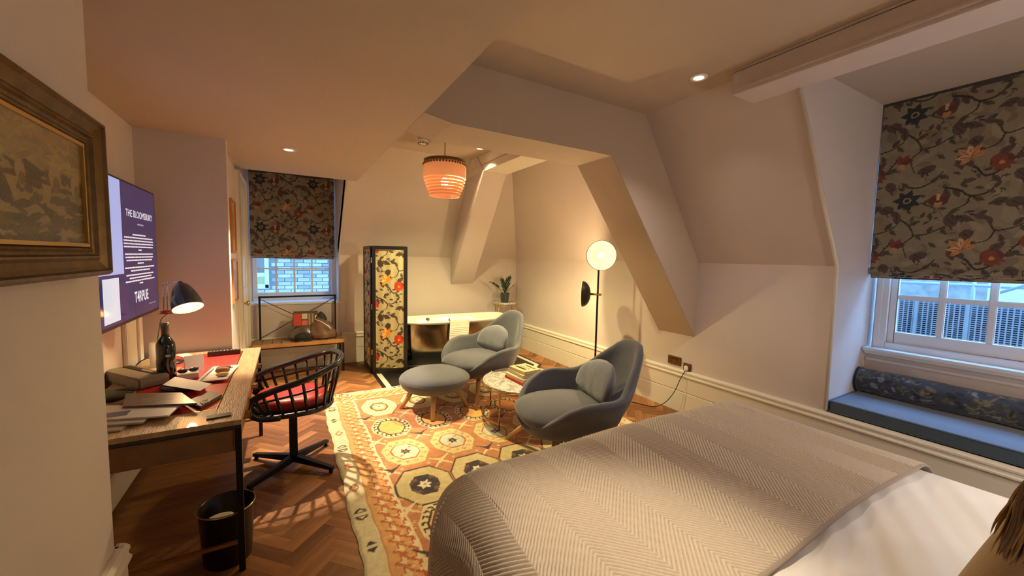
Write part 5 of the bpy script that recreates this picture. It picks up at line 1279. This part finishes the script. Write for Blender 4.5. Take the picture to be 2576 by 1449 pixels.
# tray, biscuits
tr = thing('patterned_tray', 'small white patterned dish with a dark edge on the desk holding biscuits', 'dish', (-.388, 3.075, ZD), -.10)
MB().add([(-.075, -.17, .018), (.075, -.17, .018), (.07, .17, .018), (-.07, .17, .018), (-.062, -.155, .006), (.062, -.155, .006), (.058, .155, .006), (-.058, .155, .006), (-.06, -.15, 0), (.06, -.15, 0), (.056, .15, 0), (-.056, .15, 0), (-.079, -.174, .016), (.079, -.174, .016), (.074, .174, .016), (-.074, .174, .016)],
         [(4, 5, 6, 7), (0, 1, 5, 4), (1, 2, 6, 5), (2, 3, 7, 6), (3, 0, 4, 7), (11, 10, 9, 8), (12, 8, 9, 13), (13, 9, 10, 14), (14, 10, 11, 15), (15, 11, 8, 12), (12, 13, 1, 0), (13, 14, 2, 1), (14, 15, 3, 2), (15, 12, 0, 3)]).build('dish_body', mat('glazed_white', (222, 214, 204), .25, coat=.5), tr)
pb_ = MB()
for k in range(9): pb_.box(-.066, -.056, -.14 + k * .032, -.14 + k * .032 + .018, .0125, .0135)
tag(pb_.build('rim_pattern', mat('navy_pattern', (70, 76, 110), .4), tr), kind='stuff')
for (x, y, w, h) in ((-.02, .135, .014, .02), (.005, .138, .014, .02), (.03, .135, .014, .02), (-.04, .135, .01, .02)): B(x, x + w, y, y + h, .0085, .0095).build('rim_mark', mat('navy_pattern', (70, 76, 110)), tr)
bis = mat('biscuit_brown', (150, 104, 62), .85, bump=.8, bscale=60, var=.15, vscale=30)
for (lab, x, y, r, rx_, m_) in (('dark brown oval biscuit at the back of the patterned dish', -.375, 3.165, (.022, .042, .016), .3, mat('biscuit_dark', (104, 66, 44), .85, bump=.8, bscale=60)),
                                ('ridged brown biscuit in the middle of the patterned dish', -.372, 3.09, (.026, .040, .020), 0, bis), ('small pale almond biscuit at the front of the patterned dish', -.365, 3.015, (.016, .034, .012), .1, mat('biscuit_pale', (206, 168, 122), .8, bump=.5))):
    b_ = MB().ell((0, 0, r[2]), (r[1], r[0], r[2]), 24, 12, p=.7).build('biscuit', m_); b_.location = (x, y, ZD + .0065); b_.rotation_euler = (0, 0, rx_); tag(b_, lab, 'biscuit')
# papers
t, q = flatthing('card', 'pale printed card leaning flat on the red leather beside the wine bottle', 'card', [(-.735, 3.80), (-.655, 3.66), (-.605, 3.71), (-.685, 3.85)], ZD, .0015, mat('cream_card', (238, 224, 186), .7))
for k in range(4): MB().obox((-.005, -.02 + k * .012, .002), (.035, .0018, .0004), rotz(-.9)).build('text_line', mat('ink_grey', (120, 110, 100), .8), t)
tc_ = thing('tent_card', 'folded white tent card standing between the bottle and the patterned dish', 'card', (-.545, 3.26, ZD), .25); tc_.scale = (1.1, 1.1, 1.3)
MB().add([(-.045, -.05, 0), (.045, -.05, 0), (.045, -.008, .082), (-.045, -.008, .082), (-.045, -.0485, 0), (.045, -.0485, 0), (.045, -.0065, .082), (-.045, -.0065, .082)], [(0, 1, 2, 3), (7, 6, 5, 4), (0, 4, 5, 1), (1, 5, 6, 2), (2, 6, 7, 3), (3, 7, 4, 0)]).build('leaf_front', paper, tc_)
MB().add([(-.045, .035, 0), (.045, .035, 0), (.045, -.006, .082), (-.045, -.006, .082), (-.045, .0335, 0), (.045, .0335, 0), (.045, -.0075, .082), (-.045, -.0075, .082)], [(0, 1, 2, 3), (7, 6, 5, 4), (0, 4, 5, 1), (1, 5, 6, 2), (2, 6, 7, 3), (3, 7, 4, 0)]).build('leaf_back', paper, tc_)
sb = thing('spectacles_box', 'small white box with dark sunglasses folded on top, beside the wine bottle', 'box', (-.548, 3.09, ZD), .2)
B(-.05, .05, -.045, .045, 0, .032).build('box_body', paper, sb, bevel=.002); B(-.051, .051, -.046, .046, .024, .034).build('box_lid', mat('box_lid_grey', (196, 190, 184), .6), sb, bevel=.002)
sgz = thing('sunglasses', 'dark sunglasses lying on the small white box', 'sunglasses', (-.548, 3.09, ZD + .034), .35)
for s_ in (-1, 1):
    MB().ell((.027 * s_, -.01, .016), (.024, .003, .018), 20, 10, Matrix.Rotation(-.9, 3, 'X')).build('lens', mat('lens_dark', (30, 34, 50), .08, coat=1), sgz)
    MB().tube([(.052 * s_, -.012, .022), (.054 * s_, .03, .012), (.046 * s_, .055, .006)], .002, 6).build('temple', black, sgz)
MB().tube([(-.052, -.014, .024), (0, -.016, .022), (.052, -.014, .024)], .0025, 6).build('brow_bar', black, sgz)
t, q = flatthing('orange_leaflet', 'orange leaflet with a pale label lying behind the wine bottle', 'leaflet', [(-.80, 3.24), (-.64, 3.26), (-.63, 3.40), (-.77, 3.38)], ZD, .003, mat('orange_paper', (222, 104, 60), .6))
B(-.03, .045, -.03, .02, .003, .0036).build('label_patch', paper, t)
t, q = flatthing('envelope', 'blank white envelope lying across the clutter in front of the wine bottle', 'envelope', [(-.620, 2.85), (-.595, 3.01), (-.385, 2.76), (-.420, 2.64)], ZD + .034, .002, paper)
bk_ = thing('dark_pouch', 'dark zipped pouch lying under the white envelope on the desk', 'pouch', (-.53, 2.83, ZD), -.4)
MB().ell((0, 0, .0165), (.115, .065, .0165), 32, 12, p=.55).build('pouch_body', mat('pouch_cloth', (44, 38, 36), .8, bump=.5, bscale=80), bk_); MB().tube([(-.09, .02, .0325), (.0, .028, .0335), (.08, .02, .0315)], .0018, 6).build('zip', brass, bk_)
wl = thing('notebook', 'dark leather notebook with a cord lying on the near corner of the red leather', 'notebook', (-.387, 2.56, ZD), 0)
slabq([(-.075, .0), (.008, .125), (.07, .03), (.0, -.135)], .016, 0).build('cover', mat('dark_leather', (66, 56, 46), .5, bump=.3, bscale=120), wl, bevel=.003)
MB().tube([(.01, -.12, .018), (-.01, -.07, .021), (.02, -.05, .022), (.03, -.085, .019), (.012, -.1, .019)], .002, 6).build('cord', brass, wl)
# long grey case
gc = thing('document_case', 'long grey document case with a black strip on top beside the near wall', 'case', (-.80, 3.12, ZD), 0)
d_ = Vector((.36, -.46, 0)).normalized(); a_ = math.atan2(d_.y, d_.x)
MB().obox((0, 0, .033), (.40, .15, .060), rotz(a_)).build('case_body', mat('case_grey', (128, 116, 98), .5, bump=.1), gc, bevel=.008)
MB().obox((.02, .03, .0645), (.33, .035, .003), rotz(a_)).build('black_strip', black, gc)
for k in range(5): MB().obox(Vector((.02, .03, .067)) + d_ * (.02 + .022 * k), (.012, .012, .003), rotz(a_)).build('key', mat('key_white', (220, 210, 190), .5), gc)
# magazines
mg = [('top magazine of the pile on the near end of the desk', [(-.750, 2.76), (-.50, 2.655), (-.40, 2.43), (-.70, 2.53)], (96, 78, 64), .010), ('second magazine of the pile, white with a blue cover patch', [(-.79, 2.62), (-.47, 2.50), (-.49, 2.33), (-.80, 2.42)], (206, 198, 190), .008),
      ('thin grey brochure low in the magazine pile', [(-.82, 2.58), (-.56, 2.46), (-.575, 2.31), (-.83, 2.38)], (176, 166, 154), .008), ('lowest brochure of the pile with a rounded corner', [(-.85, 2.55), (-.62, 2.44), (-.64, 2.275), (-.86, 2.33)], (160, 146, 128), .008)]
z0_ = ZD
for lab, pts, c_, h_ in mg[::-1]:
    t, q = flatthing('magazine', lab, 'magazine', pts, z0_, h_, mat('mag_%d' % c_[0], c_, .35, coat=.3), 'magazines piled on the desk'); z0_ += h_ + .0005
    if h_ == .010:
        B(-.06, .07, -.04, .03, h_, h_ + .0005).build('cover_photo', mat('mag_photo', (120, 92, 70), .3, var=.35, vscale=14, coat=.3), t)
    elif c_[0] == 206: B(-.13, -.02, -.05, .02, h_, h_ + .0005).build('cover_photo', mat('mag_blue', (84, 92, 110), .3, var=.2), t)
np_ = thing('leather_tab', 'small dark rectangular leather tag on the near corner of the desk top', 'tag', (-.295, 2.285, ZD), .08)
B(-.048, .048, -.024, .024, 0, .006).build('tab', mat('dark_leather', (66, 56, 46)), np_, bevel=.002)
dsx = thing('dark_scarf', 'dark folded scarf lying behind the magazines beside the near wall', 'scarf', (-.82, 2.83, ZD), 0)
MB().ell((0, 0, .018), (.085, .10, .018), 32, 10, p=.6).ell((.05, .02, .030), (.05, .03, .014), 20, 8).build('folded_cloth', mat('scarf_dark', (60, 50, 40), .9, bump=.9, bscale=50), dsx)

# waste bin -------------------------------------------------------------------
wb = thing('waste_bin', 'round dark metal waste bin with a bright rim under the near end of the desk', 'bin', (-.285, 2.345, 0.0))
lathe_open([(0, .0), (.098, .0), (.102, .006), (.117, .272), (.121, .276), (.121, .284), (.117, .286), (.113, .280), (.0975, .014), (0, .010)], 48, (0, 0, 0)).build('drum', mat('dark_bin_metal', (52, 46, 42), .3, .75), wb)
MB().tube([(.119 * math.cos(q), .119 * math.sin(q), .281) for q in [2 * PI * k / 48 for k in range(48)]], .0045, 8, closed=True).build('rim', mat('bin_rim', (180, 165, 140), .2, 1.0), wb)
rb2 = thing('paper_cup_lid', 'crumpled white paper item lying inside the waste bin', 'rubbish', (-.315, 2.32, .19), .3)
MB().lathe([(0, .0), (.045, .0), (.052, .02), (.056, .04), (.045, .046), (.03, .040), (0, .042)], 30, sx=1.1, sy=.8).build('lid', mat('white_rubbish', (226, 210, 196), .7, bump=.4, bscale=20), rb2)
MB().ell((0.02, 0.02, -.09), (.085, .085, .085), 24, 12).build('crumpled_bag', mat('rubbish_dark', (60, 52, 46), .6, bump=.8, bscale=30), rb2)

# ================================================================== PERSON seated on the bed at the right edge
def build_skin(name, verts, edges, radii, m, parent, root=0, sub=2):
    bm = bmesh.new(); lay = bm.verts.layers.skin.verify(); vs_ = [bm.verts.new(v) for v in verts]
    for a, b in edges: bm.edges.new((vs_[a], vs_[b]))
    for i, v in enumerate(vs_):
        r = radii[i]; v[lay].radius = r if isinstance(r, tuple) else (r, r); v[lay].use_root = (i == root)
    me = bpy.data.meshes.new(name); bm.to_mesh(me); bm.free(); o = bpy.data.objects.new(name, me); COL.objects.link(o)
    md = o.modifiers.new('skin', 'SKIN'); md.use_smooth_shade = True; md.branch_smoothing = .5
    ms = o.modifiers.new('sub', 'SUBSURF'); ms.levels = sub; ms.render_levels = sub
    bpy.context.view_layer.update()
    me2 = bpy.data.meshes.new_from_object(o.evaluated_get(bpy.context.evaluated_depsgraph_get())); bpy.data.objects.remove(o)
    me2.materials.clear(); me2.materials.append(m); o = bpy.data.objects.new(name, me2); COL.objects.link(o); o.parent = parent
    me2.polygons.foreach_set('use_smooth', [True] * len(me2.polygons)); return o
ps = thing('person', 'person in beige jumper with long hair sitting on the bed leaning on one hand', 'person', (1.74, -.20, .63))
skinm = mat('skin', (206, 158, 128), .55, bump=.05); knit = mat('beige_knit', (176, 150, 112), .9, bump=.5, bscale=180, sheen=.3)
O = Vector((1.74, -.20, .63))
def W_(x, y, z): return tuple(Vector((x, y, z)) - O)
jv = [W_(1.74, -.20, .76), W_(1.74, -.18, .90), W_(1.73, -.16, 1.04), W_(1.73, -.14, 1.14), W_(1.74, -.13, 1.20),            # 0-4 torso
      W_(1.66, .01, 1.15), W_(1.57, .10, 1.00), W_(1.49, .155, .87), W_(1.41, .20, .755), W_(1.36, .225, .69),                # 5-9 near arm
      W_(1.80, -.28, 1.15), W_(1.92, -.36, .99), W_(2.02, -.36, .82), W_(2.12, -.34, .78)]                                   # 10-13 far arm
je = [(0, 1), (1, 2), (2, 3), (3, 4), (3, 5), (5, 6), (6, 7), (7, 8), (8, 9), (3, 10), (10, 11), (11, 12), (12, 13)]
jr = [(.17, .21), (.145, .175), (.14, .175), (.12, .15), .055, .070, .062, .055, .046, .040, .070, .06, .05, .04]
body = build_skin('body', [W_(1.74, -.20, .77), W_(1.74, -.17, 1.0), W_(1.74, -.13, 1.20), W_(1.755, -.125, 1.28), W_(1.76, -.11, 1.33),
                           W_(1.66, .01, 1.15), W_(1.49, .155, .87), W_(1.36, .225, .685), W_(1.335, .24, .668),
                           W_(1.80, -.28, 1.15), W_(2.02, -.36, .82), W_(2.16, -.33, .78),
                           W_(1.98, -.12, .76), W_(2.38, -.10, .74), W_(2.62, -.12, .42), W_(2.62, -.13, .66),
                           W_(1.96, -.34, .76), W_(2.36, -.42, .74), W_(2.60, -.62, .67)],
                  [(0, 1), (1, 2), (2, 3), (3, 4), (2, 5), (5, 6), (6, 7), (7, 8), (2, 9), (9, 10), (10, 11), (0, 12), (12, 13), (13, 15), (0, 16), (16, 17), (17, 18)],
                  [.12, .11, .06, .05, .05, .045, .04, .028, .025, .045, .04, .026, .085, .065, .05, .05, .085, .065, .05], skinm, ps)
jump = build_skin('jumper', jv, je, jr, knit, ps)
trs = mat('dark_trousers', (58, 56, 62), .8, bump=.3, bscale=120)
build_skin('trousers', [W_(1.74, -.21, .77), W_(1.98, -.12, .775), W_(2.38, -.10, .745), W_(2.58, -.12, .70), W_(1.96, -.34, .775), W_(2.36, -.42, .745), W_(2.56, -.58, .70)],
           [(0, 1), (1, 2), (2, 3), (0, 4), (4, 5), (5, 6)], [.15, .10, .075, .058, .10, .075, .058], trs, ps)
# head with simple face, looking away towards the window
hc = Vector(W_(1.775, -.10, 1.42)); Rh = rotz(.25)
hd_ = MB().ell(hc, (.078, .072, .105), 28, 20, Rh)
hd_.ell(hc + Rh @ Vector((.028, 0, -.062)), (.052, .048, .05), 20, 12, Rh)
hd_.ell(hc + Rh @ Vector((.083, 0, -.012)), (.014, .010, .020), 14, 10, Rh)
for s_ in (-1, 1): hd_.ell(hc + Rh @ Vector((-.002, .074 * s_, -.01)), (.018, .008, .028), 12, 8, Rh)
hd_.build('head', skinm, ps)
for s_ in (-1, 1):
    e = MB().ell(hc + Rh @ Vector((.070, .028 * s_, .004)), (.008, .013, .007), 14, 8, Rh).build('eye', mat('eye_white', (230, 226, 220), .2), ps)
    MB().ell(hc + Rh @ Vector((.0765, .028 * s_, .004)), (.003, .006, .006), 12, 8, Rh).build('iris', mat('iris_brown', (70, 48, 32), .2), e)
    MB().tube([hc + Rh @ Vector((.072, .014 * s_, .022)), hc + Rh @ Vector((.074, .03 * s_, .027)), hc + Rh @ Vector((.066, .044 * s_, .021))], .003, 6).build('eyebrow', mat('brow_brown', (90, 64, 40), .9), ps)
MB().ell(hc + Rh @ Vector((.074, 0, -.052)), (.008, .022, .006), 16, 8, Rh).build('lips', mat('lips', (176, 96, 88), .5), ps)
# fingers of the supporting hand
hb_ = Vector(W_(1.335, .24, .666)); fd = Vector((-.62, .55, -.05)).normalized(); sd_ = Vector((-fd.y, fd.x, 0)).normalized()
MB().ell(hb_ + fd * .03, (.042, .036, .014), 18, 10, rotz(math.atan2(fd.y, fd.x))).build('palm', skinm, ps)
for k, L_ in enumerate((.062, .072, .068, .054)):
    b_ = hb_ + fd * .062 + sd_ * (-.026 + .0175 * k); MB().tube([b_, b_ + fd * L_ * .5 + Vector((0, 0, .006)), b_ + fd * L_ * .85 + Vector((0, 0, -.001)), b_ + fd * L_ + Vector((0, 0, -.006))], [.0088, .0082, .0074, .005], 10).build('finger', skinm, ps)
b_ = hb_ + fd * .015 - sd_ * .034; MB().tube([b_, b_ - sd_ * .022 + fd * .022, b_ - sd_ * .03 + fd * .05], [.011, .0095, .006], 10).build('thumb', skinm, ps)
# hair: cap plus long locks falling over the near shoulder
hm = [mat('hair_brown', (112, 78, 40), .5, bump=.6, bscale=200, stretch=(1, 1, .08), coat=.2), mat('hair_blonde', (168, 130, 72), .45, bump=.6, bscale=200, stretch=(1, 1, .08), coat=.2), mat('hair_dark', (52, 34, 20), .5, bump=.5, bscale=200)]
hcap = MB().ell(hc + Rh @ Vector((-.016, 0, .018)), (.086, .083, .105), 28, 18, Rh).build('hair', hm[0], ps)
rh_ = random.Random(21)
for mi, cnt in ((0, 90), (1, 110), (2, 46)):
    mb = MB()
    for k in range(cnt):
        u = rh_.uniform(-1, 1); dpt = rh_.uniform(0, 1)
        p0 = hc + Rh @ Vector((-.05 + rh_.uniform(-.03, .03), .05 + .03 * u, .03 + rh_.uniform(-.04, .05)))
        sp_ = rh_.uniform(-1, 1); endz = .86 + abs(sp_) * .10 + rh_.uniform(0, .07)
        q_ = (sp_ + 1) * .5
        p3 = Vector(W_(1.315 + .05 * dpt + .10 * q_ + rh_.gauss(0, .006), .172 - .085 * q_ + rh_.gauss(0, .006), .925 - .03 * math.sin(q_ * 5) + .02 * q_ + rh_.uniform(0, .10) ** 1.3))
        p1 = Vector(W_(1.60 + .03 * u, -.00 + .03 * u, 1.30)); p2 = Vector(W_(1.40 + .04 * dpt + .07 * q_, .140 - .09 * q_, 1.10))
        pts = cr([p0, p1, p2, p3 + Vector((.015, -.01, .05)), p3], 5); w = rh_.uniform(.003, .0075)
        mb.tube(pts, [w * (1.02 - (i / (len(pts) - 1)) ** 2.5) for i in range(len(pts))], 6, squash=(1.5, .7))
    tag(mb.build('hair_locks', hm[mi], ps), kind='stuff')
